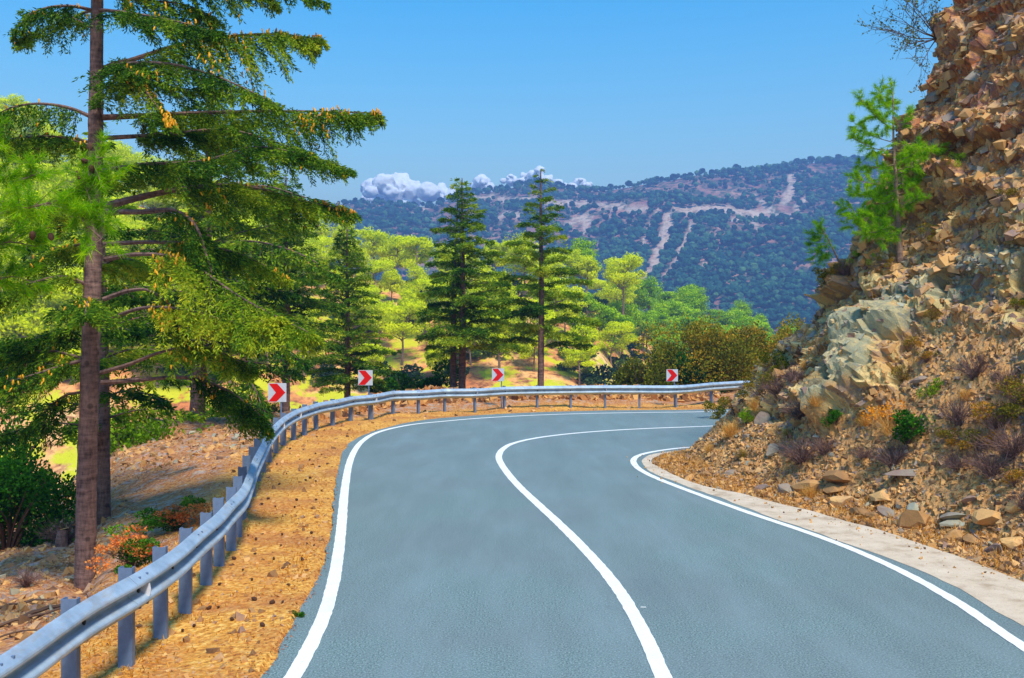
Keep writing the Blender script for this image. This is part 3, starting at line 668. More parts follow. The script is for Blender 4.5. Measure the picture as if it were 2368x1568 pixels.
# ------------------------------------------------------------------ cedars
def limb_fol(rng, P, tl, ds, tuft, droop=.25, start=.12, hang=.0, dens=1.0, peak=.45):
    """needle tufts on side twigs of a limb; returns positions, directions and the twig centre lines"""
    P = resample(P, ds); n = len(P); t = np.linspace(0, 1, n); T = unit(np.gradient(P, axis=0))
    S = unit(np.cross(T, A([0, 0, 1.0])) + 1e-6); pos = []; dr = []; tw = []
    prof = np.where(t < peak, .35 + .65 * (t / peak), 1 - .82 * ((t - peak) / (1 - peak)) ** 1.3)
    for sgn in (-1, 1):
        m = (t > start) & (rng.random(n) < dens)
        b = P[m] + rng.normal(0, ds * .2, (m.sum(), 3)); k = m.sum()
        if k == 0: continue
        L = tl * prof[m] * (.35 + 1.05 * rng.random(k)); an = np.radians(46 + 15 * rng.standard_normal(k))
        d = unit(T[m] * np.cos(an)[:, None] + sgn * S[m] * np.sin(an)[:, None] + A([0, 0, -1]) * (hang + .18 * rng.standard_normal(k))[:, None])
        nsub = max(3, int(tl / (tuft * 1.1))); u = (np.arange(nsub) + .5) / nsub
        c = b[:, None] + d[:, None] * (L[:, None] * u)[..., None] - A([0, 0, 1]) * (droop * L[:, None] * u ** 2)[..., None]
        dd = unit(d[:, None] - A([0, 0, 1]) * (2 * droop * u)[None, :, None])
        tw.append((b, c[:, -1]))
        s2 = np.cross(dd, A([0, 0, 1.0]))
        sl = tl * .26 * (1 - .6 * u)[None, :, None] * (prof[m][:, None, None] * .6 + .4)
        for s in (-1, 0, 1):
            e = unit(dd * .75 + s2 * s * .8 + rng.normal(0, .22, c.shape)); nt = 2 if s == 0 else max(2, int(round(tl * .26 / tuft * 1.9)))
            for q in range(nt):
                w = (q + .3) / nt
                p = c + e * sl * w * (0 if s == 0 else 1) - A([0, 0, 1]) * (w * w * sl * .5 * (s != 0)) + rng.normal(0, tuft * .18, c.shape)
                keepm = rng.random(p.shape[:2]) < .78
                pos.append(p[keepm]); dr.append(unit(e + rng.normal(0, .35, c.shape))[keepm])
    m = t > .5; pos.append(P[m] + rng.normal(0, tuft * .3, (m.sum(), 3))); dr.append(T[m])
    return np.concatenate(pos), np.concatenate(dr), tw
def add_limb(rng, wood, fol, cones, P, r0_, tl, ds, tuft, tint0=.46, cone=0.0, conesz=.05, twood=True, **kw):
    P = np.asarray(P, float); Q = spline(P, 6) if len(P) > 2 else resample(P, .3)
    r0_ = r0_ * .78; tube(wood, Q, np.linspace(r0_, max(.004, r0_ * .18), len(Q)), 6)
    pos, dr, tw = limb_fol(rng, Q, tl, ds, tuft, **kw)
    cl = fbm(pos, .35, 2, int(rng.integers(99))) * .22
    leaves(fol, pos, dr, tuft * (.9 + .5 * rng.random(len(pos))), tuft * .17, np.clip(tint0 + rng.normal(0, .09) + cl * 1.2 + .12 * rng.standard_normal(len(pos)), 0, 1), rng)
    if twood:
        for b, e in tw:
            w = tuft * .05; n = len(b); s = np.cross(e - b, A([0, 0, 1.0])); s = unit(s) * w
            V = np.stack([b - s, b + s, e], 1).reshape(-1, 3); wood.add(V, np.arange(3 * n).reshape(-1, 3), .4)
    if cone > 0:
        n = int(cone * len(pos) / 34); ii = rng.choice(len(pos), min(n, len(pos)), replace=False)
        c = pos[ii]; c = c[(fbm(c, .6, 2, 5) > .12)]
        if len(c):
            v = ICO_V * A([.36, .36, 1]) * conesz * .72; tl_ = rng.normal(0, .25, (len(c), 2))
            VV = np.tile(v, (len(c), 1, 1)); VV[..., 0] += VV[..., 2] * tl_[:, :1]; VV[..., 1] += VV[..., 2] * tl_[:, 1:]
            VV += (c + A([0, 0, conesz * .9]))[:, None]; F = (ICO_F[None] + 12 * np.arange(len(c))[:, None, None]).reshape(-1, 3)
            cones.add(VV.reshape(-1, 3), F, np.repeat(rng.random(len(c)), 20))
def trunk_mesh(acc, P, R, n=14, rng=None):
    Q = spline(A(P, ) if not isinstance(P, np.ndarray) else P, 10); Q = resample(Q, .12); r = np.interp(np.linspace(0, 1, len(Q)), np.linspace(0, 1, len(R)), R)
    tube(acc, Q, r, n, bumpy=.03, rng=rng)
def cedar(x, Y, base_z, H, Rmax, crown0, tr, seed, label, tuft, ds, nl, tint=.42, cone=0, explicit=(), lean=0.0, extra_trunk=None, shape=1.0, tl=.55, hang=.12, droop=.3, flat=.0, az_bias=None, group=None, lowdroop=.25, top_keep=1.0):
    rng = np.random.default_rng(seed); root = empty('cedar_tree', (x, Y, base_z), label, 'cedar tree', group); L = A([x, Y, base_z])
    trk = Acc(); TP = A([(0, 0, -.5), (lean * .1, 0, H * .1), (lean * .45 + .03, 0, H * .45), (lean * .8, .02, H * .8), (lean, 0, H)])
    trunk_mesh(trk, TP, [tr * 1.15, tr * 1.03, tr * .88, tr * .6, tr * .14], 14, rng); trk.build('trunk', M['bark'], root, smooth_=True)
    if extra_trunk:
        dx, dy, h2, r2 = extra_trunk; t2 = Acc(); trunk_mesh(t2, A([(dx, dy, -.5), (dx, dy, h2 * .3), (dx * .7, dy, h2 * .75), (dx * .5, dy, h2)]), [r2 * 1.2, r2, r2 * .6, .012], 12, rng); t2.build('trunk', M['bark'], root, smooth_=True)
    wood, fol, cones = Acc(), Acc(), Acc()
    axis = lambda z: A([np.interp(z, TP[:, 2], TP[:, 0]), 0, z])
    hs = crown0 + (H * .985 - crown0) * (np.linspace(0, 1, nl) ** .92); az = rng.random() * 6
    for i, h in enumerate(hs):
        f = (h - crown0) / (H - crown0); az += 2.4 + rng.normal(0, .35)
        Lr = Rmax * ((1 - f) ** shape) * (.72 + .45 * rng.random()) * (1 if f > .08 else .8) + .06 * H / 9
        if f > top_keep: continue
        a_ = az if az_bias is None else az + az_bias * math.sin(az)
        d = A([math.cos(a_), math.sin(a_), 0]); up = .10 + .5 * f - .18 * (1 - f) * lowdroop * 4 * .5 + rng.normal(0, .06)
        p0 = axis(h); P = A([p0, p0 + d * Lr * .35 + [0, 0, Lr * (.35 * up + .05)], p0 + d * Lr * .7 + [0, 0, Lr * (.6 * up + .02)], p0 + d * Lr + [0, 0, Lr * (.75 * up - .05 - flat)]])
        if rng.random() < .5: P[1:] += rng.normal(0, .05 * Lr, (3, 3)) * [1, 1, .4]
        add_limb(rng, wood, fol, cones, P, max(.008, tr * .30 * (Lr / Rmax) ** .8 * (1 - .4 * f)), tl * (.35 + .65 * (Lr / Rmax)), ds, tuft, tint, cone, hang=hang, droop=droop, start=.06)
    for e in explicit:
        P = A([PP(px, py, Y + dy) for px, py, dy in e['p']]) - L
        add_limb(rng, wood, fol, cones, P, e.get('r', .04), e.get('tl', tl), e.get('ds', ds), e.get('tuft', tuft), e.get('tint', tint), e.get('cone', cone), hang=e.get('hang', hang), droop=e.get('droop', droop), start=e.get('start', .12), peak=e.get('peak', .45), dens=e.get('dens', 1))
    wood.build('branches', M['bark'], root); fol.build('foliage', M['cedar'], root)
    if cones.n: cones.build('cones', M['cone'], root)
    return root
gz = on_ground
E = lambda *p, **k: dict(p=p, **k)
# tall foreground cedar beside the rail; its limbs follow the photo (column, row, depth offset)
exA = [
 E((228, 175, 0), (262, 150, .1), (300, 140, .3), (430, 100, .5), (560, 82, .6), (650, 80, .7), (735, 90, .9), r=.06, tl=.75, hang=.45, droop=.5, cone=1.2, start=.2),
 E((225, 172, 0), (280, 150, -.3), (400, 150, -.5), (520, 185, -.6), (640, 242, -.8), r=.05, tl=.55, hang=.5, cone=.5, start=.15),
 E((216, 25, 0), (170, 15, -.2), (110, 18, -.3), (60, 40, -.3), (38, 85, -.2), r=.035, tl=.42, hang=.6, tint=.3),
 E((218, 22, 0), (180, 35, .3), (120, 62, .5), (45, 100, .7), r=.03, tl=.45, hang=.3, cone=.8),
 E((222, 22, 0), (300, 30, -.3), (400, 48, -.5), (505, 74, -.7), r=.035, tl=.6, hang=.35, cone=1.4),
 E((222, -10, 0), (320, 0, .2), (430, 12, .4), (500, 42, .6), r=.035, tl=.6, hang=.5, cone=.6),
 E((222, -60, 0), (340, -40, .2), (500, -30, .4), (600, -20, .5), (640, 12, .6), r=.035, tl=.5, hang=.6),
 E((222, -90, 0), (450, -60, .3), (640, -30, .5), (752, 4, .6), r=.035, tl=.45, hang=.5),
 E((235, 272, 0), (330, 268, .3), (450, 262, .6), (600, 258, .9), (740, 258, 1.1), (872, 262, 1.3), r=.06, tl=.75, hang=.5, droop=.55, cone=1.3, start=.12),
 E((214, 272, 0), (160, 250, -.1), (90, 240, -.2), (30, 248, -.3), (-20, 272, -.3), r=.04, tl=.5, hang=.9, droop=.6, tint=.22),
 E((214, 330, 0), (150, 318, .2), (60, 330, .4), (20, 345, .4), r=.03, tl=.5, hang=.2, tint=.35),
 E((232, 205, 0), (320, 190, .6), (420, 205, .8), (500, 212, 1.0), r=.03, tl=.5, hang=.2, cone=.6),
 E((245, 170, -.1), (300, 170, -.4), (340, 215, -.7), (395, 292, -1.0), r=.035, tl=.5, hang=.4, cone=3.0, tint=.5),
 E((235, 320, 0), (400, 310, .2), (520, 300, .4), (640, 330, .5), (800, 390, .7), r=.045, tl=.65, hang=.3, cone=1.2),
 E((235, 395, 0), (330, 380, -.2), (470, 372, -.4), (590, 340, -.5), (720, 360, -.6), r=.04, tl=.6, hang=.35, cone=.7),
 E((240, 478, 0), (330, 455, .1), (430, 436, .3), (560, 430, .5), (690, 462, .8), (812, 492, 1.0), r=.075, tl=.75, hang=.35, cone=1.0, start=.3),
 E((240, 490, 0), (330, 490, -.1), (405, 488, -.2), (450, 520, -.3), (480, 600, -.4), (500, 660, -.5), r=.06, tl=.6, hang=.4, start=.35, tint=.3),
 E((240, 565, 0), (340, 560, .1), (450, 565, .3), (560, 590, .5), (660, 640, .7), r=.05, tl=.65, hang=.35, cone=.5, start=.3),
 E((243, 600, 0), (320, 588, -.2), (420, 600, -.4), (560, 690, -.7), (712, 768, -1.0), r=.05, tl=.85, hang=.3, cone=1.6, start=.25, tint=.47),
 E((240, 692, 0), (300, 672, -.1), (345, 672, -.2), (400, 715, -.3), (430, 790, -.4), r=.045, tl=.5, hang=.4, start=.45),
 E((240, 745, 0), (330, 712, -.4), (430, 716, -.6), (550, 746, -.9), (650, 735, -1.0), r=.04, tl=.6, hang=.4, cone=1.3, start=.3, tint=.46),
 E((233, 862, 0), (300, 842, -.1), (380, 812, -.3), (470, 800, -.4), (580, 850, -.5), r=.045, tl=.6, hang=.45, start=.45, cone=.4),
 E((233, 885, 0), (330, 878, .1), (430, 873, .2), (520, 900, .3), (600, 960, .3), (618, 985, .3), r=.05, tl=.7, hang=.5, start=.45),
 E((205, 660, 0), (150, 640, -.2), (70, 655, -.4), (-10, 690, -.5), r=.04, tl=.65, hang=.2, tint=.5, cone=.3),
 E((205, 560, 0), (150, 575, .3), (90, 600, .5), (30, 622, .6), r=.03, tl=.55, hang=.2, tint=.5),
 E((203, 748, 0), (140, 765, .2), (60, 790, .3), (-20, 815, .4), r=.04, tl=.75, hang=.3, tint=.45, cone=.3),
 E((200, 830, 0), (130, 850, -.2), (60, 872, -.3), (-20, 890, -.3), r=.04, tl=.7, hang=.4, tint=.3),
 E((198, 905, 0), (150, 915, 0), (105, 950, 0), (70, 985, .1), r=.03, tl=.5, hang=.5, tint=.25),
 E((208, 470, 0), (140, 480, .3), (60, 500, .5), r=.03, tl=.5, hang=.3, tint=.4),
]
zA = gz(WX(200, 13.2), 13.2) - .05
cA = cedar(WX(196, 13.2), 13.2, zA, 11.5, 2.3, 3.2, .125, 11, 'tall cedar with the thick grey brown trunk at the left, nearest the guard rail', .052, .062, 16, .38, .35, exA, lean=.22, tl=.55, hang=.3, shape=.9)
# its thinner neighbour close behind
cedar(WX(240, 17.5), 17.5, gz(WX(240, 17.5), 17.5) - .05, 7.4, 2.6, 1.7, .115, 12, 'thinner cedar trunk standing close behind the tallest left trunk', .10, .10, 34, .38, .3, tl=.62, hang=.25, lean=-.1)
# broad cedar on the mound
exB = [E((486, 470, 0), (600, 430, -.6), (700, 455, -.9), (790, 480, -1.1), r=.05, cone=1, hang=.4), E((484, 560, 0), (600, 560, -.8), (700, 590, -1.2), (780, 640, -1.4), r=.05, hang=.4, cone=.7),
       E((480, 700, 0), (560, 735, -1.2), (640, 790, -1.8), (700, 840, -2.2), r=.05, hang=.5, cone=.7), E((475, 820, 0), (540, 850, -1), (590, 900, -1.8), (610, 960, -2.2), r=.05, hang=.5)]
cedar(WX(455, 26.5), 26.5, gz(WX(455, 26.5), 26.5) - .05, 9.6, 3.4, 1.7, .19, 13, 'broad dark cedar growing on the stony mound behind the left trunks', .13, .13, 66, .36, .35, exB, lean=.42, tl=.85, hang=.3, shape=.72)
def far_cedar(px, Y, top, crown, R, tr, seed, label, nl, tl, tint, **k):
    z = gz(WX(px, Y), Y) - .15; zt = CAMZ + (HY - top) / FPX * Y; zc = CAMZ + (HY - crown) / FPX * Y
    return cedar(WX(px, Y), Y, z, zt - z, R, max(.15, zc - z), tr, seed, label, k.pop('tuft', .10), k.pop('ds', .085), nl, tint, 0, tl=tl, **k)
far_cedar(661, 31.2, 400, 800, 2.0, .12, 14, 'cedar with a slim trunk rising behind the nearest chevron sign', 60, .7, .38, hang=.15, shape=.8)
far_cedar(802, 35.5, 522, 905, 2.1, .12, 15, 'small dense cedar with branches down to the ground, behind the second chevron sign', 90, .55, .42, hang=.04, shape=.85, droop=.12)
far_cedar(1068, 36.5, 412, 815, 2.35, .13, 16, 'twin trunk cedar in the middle of the bend', 66, .8, .46, hang=.06, shape=.82, extra_trunk=(-.34, .1, 8.0, .12), droop=.2)
far_cedar(1250, 37.5, 392, 805, 2.5, .12, 17, 'slender cedar with widely spaced tiers, right of the twin trunk cedar', 42, .85, .5, hang=.04, shape=.9, droop=.18)
# ------------------------------------------------------------------ pines on the sunny hills
def pine_proto(seed, H, spread, dens=1.0, lean=.3, nleaf=3400, flat=.55, crown0=.35, leafsz=.34):
    """umbrella-shaped Aleppo pine: bent trunk, a few limbs, clumped foliage with gaps; returns trunk and crown meshes"""
    rng = np.random.default_rng(seed); tr = Acc(); top = A([lean * H * .3, rng.normal(0, .05) * H, H * .86])
    TP = spline(A([(0, 0, -.6), (0.02 * H, 0, H * .2), (lean * .12 * H, .02 * H, H * .5), top]), 6)
    tube(tr, TP, np.linspace(.024 * H, .006 * H, len(TP)), 7)
    cl = []; nl = int(11 * dens) + 3
    for i in range(nl):
        f = crown0 + (1 - crown0) * (i + rng.random()) / nl; b = A([np.interp(f * H * .86, TP[:, 2], TP[:, k]) for k in (0, 1)] + [f * H * .86]); a_ = rng.random() * 6.28
        r = spread * H * (1 - .45 * abs(f - .6) - .5 * max(0, f - .75)) * (.5 + .6 * rng.random()); e = b + A([math.cos(a_) * r, math.sin(a_) * r, H * (.05 + .14 * rng.random())])
        tube(tr, spline(A([b, (b + e) / 2 - [0, 0, .03 * H], e]), 4), np.linspace(.010 * H, .003 * H, 9), 5, cap=False)
        for q in range(rng.integers(2, 4)): cl.append((e + rng.normal(0, .05 * H, 3) * [1, 1, .5], H * (.085 + .07 * rng.random())))
    for q in range(4): cl.append((top + rng.normal(0, .06 * H, 3) * [1, 1, .4] + [0, 0, .05 * H], H * (.10 + .06 * rng.random())))
    cr = Acc(); per = max(30, int(nleaf / len(cl)))
    for c, r in cl:
        d = rnd_dir(rng, per); d[:, 2] = d[:, 2] * 1.0; rad = r * (.55 + .5 * rng.random((per, 1)) ** .6); p = c + d * rad * A([1.15, 1.15, flat]) + fbm(d * 2 + c, 1, 2, seed)[:, None] * r * .25
        leaves(cr, p, unit(np.cross(d, rng.standard_normal(d.shape))), leafsz * (.7 + .6 * rng.random(per)), leafsz * .30, np.clip(.42 + .28 * (rng.random() - .5) + .16 * rng.standard_normal(per) + .12 * d[:, 2], 0, 1), rng, up=unit(d + [0, 0, .4]))
    return tr, cr
def bush_cloud(rng, acc, C, R, n, lsz, tint=.5, lumps=7, up=.3, wid=.42, dirup=.5):
    """leafy shrub: overlapping lumps of small leaves with an uneven edge"""
    cs = [C + A(R) * rng.normal(0, .5, 3) * [1, 1, .75] for _ in range(lumps)]
    for c in cs:
        k = n // lumps; d = rnd_dir(rng, k); rr = (.35 + .75 * rng.random((k, 1)) ** .5); s = A(R) * (.22 + .28 * rng.random()); lt = tint + .16 * rng.standard_normal()
        p = c + d * rr * s * (1 + .45 * fbm(d * 1.7 + c, .8, 2, 3)[:, None])
        leaves(acc, p, unit(d + A([0, 0, dirup]) + rng.normal(0, .5, d.shape)), lsz * (.7 + .6 * rng.random(k)), lsz * wid, np.clip(lt + .15 * rng.standard_normal(k), 0, 1), rng)
protos = []
for s, (H, sp, dn, ln, fl) in enumerate([(8, .30, 1.3, .3, .6), (7, .36, 1.2, -.3, .5), (9, .26, 1.5, .15, .7), (6, .34, 1.0, .4, .6), (5, .26, .9, 0, .9), (7.5, .32, .8, -.5, .45)]):
    t_, c_ = pine_proto(100 + s, H, sp, dn, ln, 4200, fl, .3 if s % 2 else .4); protos.append((t_.mesh('trunk', M['pine_bark'], True), c_.mesh('crown', M['pine_far']), c_.mesh('crown', M['pine_spur'])))
hb = Acc(); rb = np.random.default_rng(55); bush_cloud(rb, hb, A([0, 0, .8]), (1.3, 1.3, 1.0), 1400, .26, .45, 8); HBUSH = hb.mesh('foliage', leaf_mat('hill_shrub', [(0, lin(44, 66, 26)), (.5, lin(96, 128, 40)), (1, lin(160, 172, 60))], .25))
hb2 = Acc(); bush_cloud(rb, hb2, A([0, 0, .7]), (1.1, 1.1, .9), 1200, .24, .45, 7); HBUSH2 = hb2.mesh('foliage', leaf_mat('hill_dark_shrub', [(0, lin(34, 52, 30)), (.5, lin(64, 92, 46)), (1, lin(110, 130, 66))], .2))
rngp = np.random.default_rng(77); placed = []
def side_word(px, py):
    cy = np.interp(px, CREST[:, 0], CREST[:, 1]); v = 'top' if py < cy + 45 else 'middle' if py < cy + 130 else 'foot'
    return v + ' of the hill ' + ('at the left edge' if px < 170 else 'left of the stony mound' if px < 420 else 'behind the broad dark cedar' if px < 640 else 'around the small dense cedar' if px < 930 else 'behind the twin trunk cedar' if px < 1160 else 'behind the slender cedar' if px < 1390 else 'above the dark roadside bushes' if px < 1620 else 'next to the rock slope')
def put_pine(px, py, Y=None, H=None, kind=None, label=None, p=None):
    if p is None:
        h = cast(px, py, [HB, GB]) if Y is None else None
        p = A(h[0]) if h else PP(px, py, Y or 140)
    k = int(rngp.integers(len(protos))) if kind is None else kind; base = [8, 7, 9, 6, 5, 7.5][k]; s = (H or base * (.56 + .32 * rngp.random()) * (1.3 if px > 1400 else 1.35 if px < 640 else 1.1)) / base * (.86 if H else 1)
    o = empty('pine_tree', p, label or (['round', 'flat topped', 'tall', 'open', 'narrow', 'leaning'][k] + (' green' if px > 1400 + 60 * math.sin(py) else ' yellow green') + ' pine at the ' + side_word(px, py)), 'pine tree', 'pines at the ' + side_word(px, py))
    for me, nm in zip((protos[k][0], protos[k][2 if px > 1400 + 60 * math.sin(py) else 1]), ('trunk', 'crown')):
        c = bpy.data.objects.new(nm, me); COL.objects.link(c); c.parent = o
    o.rotation_euler = (0, 0, rngp.random() * 6.28); o.scale = (s, s, s); placed.append((p[0], p[1], px, py)); return o
# the ones that can be told apart in the photo
for px, py, H, k, lb in [(862, 646, 9.0, 0, 'round topped pine on the hill crest, just right of the small dense cedar'), (912, 655, 8.6, 1, 'umbrella shaped pine with a visible bent trunk, left of the twin trunk cedar'), (965, 650, 7.5, 3, 'yellow green pine on the crest touching the left side of the twin trunk cedar'),
                         (1140, 632, 5, 4, 'low pine on the crest between the two tall cedars'), (1190, 630, 5.5, 3, 'pine on the crest left of the slender cedar'), (1330, 665, 6.0, 2, 'pine on the crest right of the slender cedar'), (1357, 672, 5.5, 4, 'narrow young pine standing alone on the skyline at the end of the crest'),
                         (1440, 718, 9.5, 0, 'large round pine where the spur meets the sunny hill'), (1500, 735, 7.5, 1, 'pine leaning out near the top of the spur'), (905, 700, 5, 4, 'narrow pine on the orange slope left of the twin trunk cedar'), (945, 760, 4.5, 3, 'low pine halfway down the orange slope'),
                         (72, 372, 9, 2, 'tall pine on the hilltop at the far left'), (20, 330, 8, 0, 'pine on the hilltop at the left edge')]:
    put_pine(px, py, H=H, kind=k, label=lb)
cand = 0
while cand < 16000 and len(placed) < 300:
    cand += 1; px = rngp.uniform(-150, 1960); Y = math.exp(rngp.uniform(math.log(70), math.log(205)))
    x = WX(px, Y); h = HB.ray_cast(Vector((x, Y, 200)), Vector((0, 0, -1)))
    if h[0] is None: continue
    p = A(h[0]); py = toP(p)[1]
    cy = np.interp(px, CREST[:, 0], CREST[:, 1])
    if Y > (150 if px < 1400 else 210) + 3: continue
    if py > 900: continue
    dd = 1.0 if px > 1400 or px < 640 else .5
    if px > 1400 and rngp.random() < .35: continue
    if fbm(A([[x, Y, 0]]), 22, 2, 66)[0] < (-.45 if px > 1400 else -9 if px < 640 else .02) and py > cy + 30: continue
    if min((math.hypot(p[0] - a, p[1] - b) for a, b, _, _ in placed), default=99) < (2.6 if dd == 1 else 4.2): continue
    put_pine(px, py, p=p)
# scrub on the hills
ns = 0; cand = 0
while cand < 3000 and ns < 130:
    cand += 1; px = rngp.uniform(-100, 1900); Y = math.exp(rngp.uniform(math.log(64), math.log(200))); x = WX(px, Y); h = HB.ray_cast(Vector((x, Y, 200)), Vector((0, 0, -1)))
    if h[0] is None: continue
    p = A(h[0]); py = toP(p)[1]
    if Y > (150 if px < 1400 else 210) or py > 915: continue
    if min((math.hypot(p[0] - a, p[1] - b) for a, b, _, _ in placed), default=99) < 1.6: continue
    s = .6 + .9 * rngp.random(); dk = rngp.random() < .45; o = empty('hill_bush', p, ('large ' if s > 1.05 else 'small ') + ('dark' if dk else 'pale') + ' green shrub at the ' + side_word(px, py), 'shrub', 'scrub at the ' + side_word(px, py)); ns += 1; placed.append((p[0], p[1], px, py))
    c = bpy.data.objects.new('foliage', HBUSH2 if dk else HBUSH); COL.objects.link(c); c.parent = o; o.scale = (s * 1.2, s * 1.2, s * .85); o.rotation_euler = (0, 0, rngp.random() * 6)
# ------------------------------------------------------------------ the wood on the far mountain: one mass
M['mtree'] = leaf_mat('mountain_wood', [(0, lin(20, 52, 46)), (.5, lin(44, 90, 66)), (1, lin(96, 136, 84))], .1, .3, .02)
rm = np.random.default_rng(9); n = 56000
px = rm.uniform(560, 2150, n); Y = np.exp(rm.uniform(math.log(540), math.log(1003), n)); pos = []; nv_ = {}
pc = MV; kd = None
gi = np.clip(np.searchsorted(PXS, px), 1, nc - 1); ri = np.clip(np.searchsorted(YS, Y) - RH, 1, nr - 1 - RH); fl_ = ri * nc + gi
zz = MV[fl_, 2]; sk = SCK[fl_]; X = WX(px, Y); pts = np.c_[X, Y, zz]
# true height at the point by bilinear neighbours is close enough at this distance
py = toP(pts)[1]; dens = fbm(pts * [1, 1, 0], 60, 4, 12) * .9 + fbm(pts, 18, 2, 13) * .5 + .50 - .12 * smooth(600, 480, py)
ok = (rm.random(n) < dens * .8) & (sk < .1); pts = pts[ok]; n = len(pts)
R = .9 + 2.1 * rm.random(n) ** 2.2; ac = Acc(); V0 = ICO2_V
jit = 1 + .5 * (rm.random((n, len(V0))) - .5); V = V0[None] * jit[..., None] * R[:, None, None] * A([1, 1, .95]) + pts[:, None] + (A([0, 0, .75]) * R[:, None])[:, None]
F = (ICO2_F[None] + len(V0) * np.arange(n)[:, None, None]).reshape(-1, 3); tf = np.repeat(rm.normal(.45, .2, n), len(ICO2_F)) + rm.normal(0, .1, n * len(ICO2_F))
ac.add(V.reshape(-1, 3), F, np.clip(tf, 0, 1)); mw = ac.build('mountain_wood', M['mtree']); tag(mw, kind='stuff')
# trees standing up on the mountain's skyline
sp_ = Acc(); tp_ = Acc(); rs = np.random.default_rng(31)
for (c_, r_) in [((0, 0, 4.4), 1.9), ((1.3, .3, 3.8), 1.4), ((-1.3, -.2, 3.9), 1.5), ((.4, .8, 5.2), 1.3), ((-.5, 0, 5.3), 1.1)]:
    d = rnd_dir(rs, 60); leaves(sp_, A(c_) + d * r_ * A([1, 1, .6]), d, 1.3, .6, np.clip(rs.normal(.4, .2, 60), 0, 1), rs)
tube(tp_, [(0, 0, -.5), (.1, 0, 2), (0, 0, 4.5)], [.28, .2, .12], 6)
STm, SCm = tp_.mesh('trunk', M['pine_bark']), sp_.mesh('crown', M['mtree'])
for i in range(74):
    px = 770 + i * 17 + rs.normal(0, 6)
    if px > 2010: break
    if rs.random() < .16: continue
    ry = np.interp(px, RIDGE[:, 0], RIDGE[:, 1]); x = WX(px, 990); h = MB.ray_cast(Vector((x, 990, 500)), Vector((0, 0, -1)))
    if h[0] is None: continue
    o = empty('ridge_tree', h[0], 'small dark tree on the mountain skyline ' + ('behind the twin trunk cedar' if px < 1130 else 'around the tip of the slender cedar' if px < 1330 else 'above the pale terrace' if px < 1640 else 'near the rock slope'), 'tree', 'skyline trees ' + ('left' if px < 1130 else 'centre' if px < 1330 else 'terrace' if px < 1640 else 'slope'))
    for me, nm in ((STm, 'trunk'), (SCm, 'crown')):
        c = bpy.data.objects.new(nm, me); COL.objects.link(c); c.parent = o
    s = .55 + .6 * rs.random(); o.scale = (s * (.8 + .5 * rs.random()), s, s); o.rotation_euler = (0, 0, rs.random() * 6)
# ------------------------------------------------------------------ clouds behind the mountain
t = NT('cloud'); t.t.links.new(t.n('BsdfDiffuse', Color=(1, 1, 1, 1)).outputs[0], t.out.inputs[0]); M['cloud'] = t.m
CYD = 4200.0
def cloud(lumps, label, seed):
    rg = np.random.default_rng(seed); a = Acc(); k = CYD / FPX
    for cx, cy, r in lumps:
        for q in range(7):
            ox, oy, rr = (0, 0, r) if q == 0 else (rg.normal(0, r * .5), rg.normal(-r * .12, r * .33), r * rg.uniform(.35, .6))
            c = PP(cx + ox, cy + oy, CYD + rg.normal(0, 60)); v = ICO3_V * (1 + .34 * fbm(ICO3_V * 2.6 + c, 1.0, 5, seed + q)[:, None]) * rr * k * A([1.1, 1, .9]) + c; a.add(v, ICO3_F)
    o = a.build('cloud', M['cloud'], smooth_=True); rmod = o.modifiers.new('r', 'REMESH'); rmod.mode = 'VOXEL'; rmod.voxel_size = 5.0
    dg = bpy.context.evaluated_depsgraph_get(); me = bpy.data.meshes.new_from_object(o.evaluated_get(dg)); o.modifiers.clear(); o.data = me; me.materials.clear(); me.materials.append(M['cloud'])
    v = np.zeros(len(me.vertices) * 3); me.vertices.foreach_get('co', v); v = v.reshape(-1, 3); nrm = np.zeros(len(v) * 3); me.vertices.foreach_get('normal', nrm); nrm = nrm.reshape(-1, 3)
    v += nrm * (np.abs(fbm(v, 40, 3, 3)) * 12 - 3)[:, None]; me.vertices.foreach_set('co', v.ravel()); me.polygons.foreach_set('use_smooth', np.ones(len(me.polygons), bool)); me.update()
    tag(o, label, 'cloud', kind='thing')
cloud([(860, 436, 26), (888, 424, 24), (925, 428, 28), (905, 450, 34), (955, 440, 24), (990, 444, 24), (1020, 448, 20), (1045, 452, 16), (870, 470, 30), (930, 480, 30)], 'large white cumulus bank above the lower mountain shoulder', 1)
cloud([(1115, 420, 18), (1100, 432, 14), (1130, 434, 14)], 'small white cloud puff left of the highest ridge step', 2)
cloud([(1182, 418, 14), (1215, 412, 12), (1240, 408, 18), (1262, 418, 14), (1290, 424, 12), (1230, 425, 14)], 'white cloud puffs peeping over the ridge behind the slender cedar', 3)
cloud([(1338, 426, 15), (1322, 432, 10), (1358, 430, 10)], 'last small cloud puff over the ridge, right of the slender cedar', 4)
# ------------------------------------------------------------------ stones
M['stone'] = ramp_mat('loose_stone', [(0, lin(112, 82, 58)), (.25, lin(194, 144, 88)), (.45, lin(228, 176, 108)), (.6, lin(146, 118, 106)), (.75, lin(156, 150, 128)), (.9, lin(178, 176, 150)), (1, lin(226, 188, 124))], 5, .14, .95, .6, 40, .01)
M['warm_stone'] = ramp_mat('warm_stone', [(0, lin(92, 62, 44)), (.4, lin(186, 122, 64)), (.7, lin(226, 168, 92)), (1, lin(150, 120, 104))], 5, .2, .95, .6, 40, .01)
rg = np.random.default_rng(5)
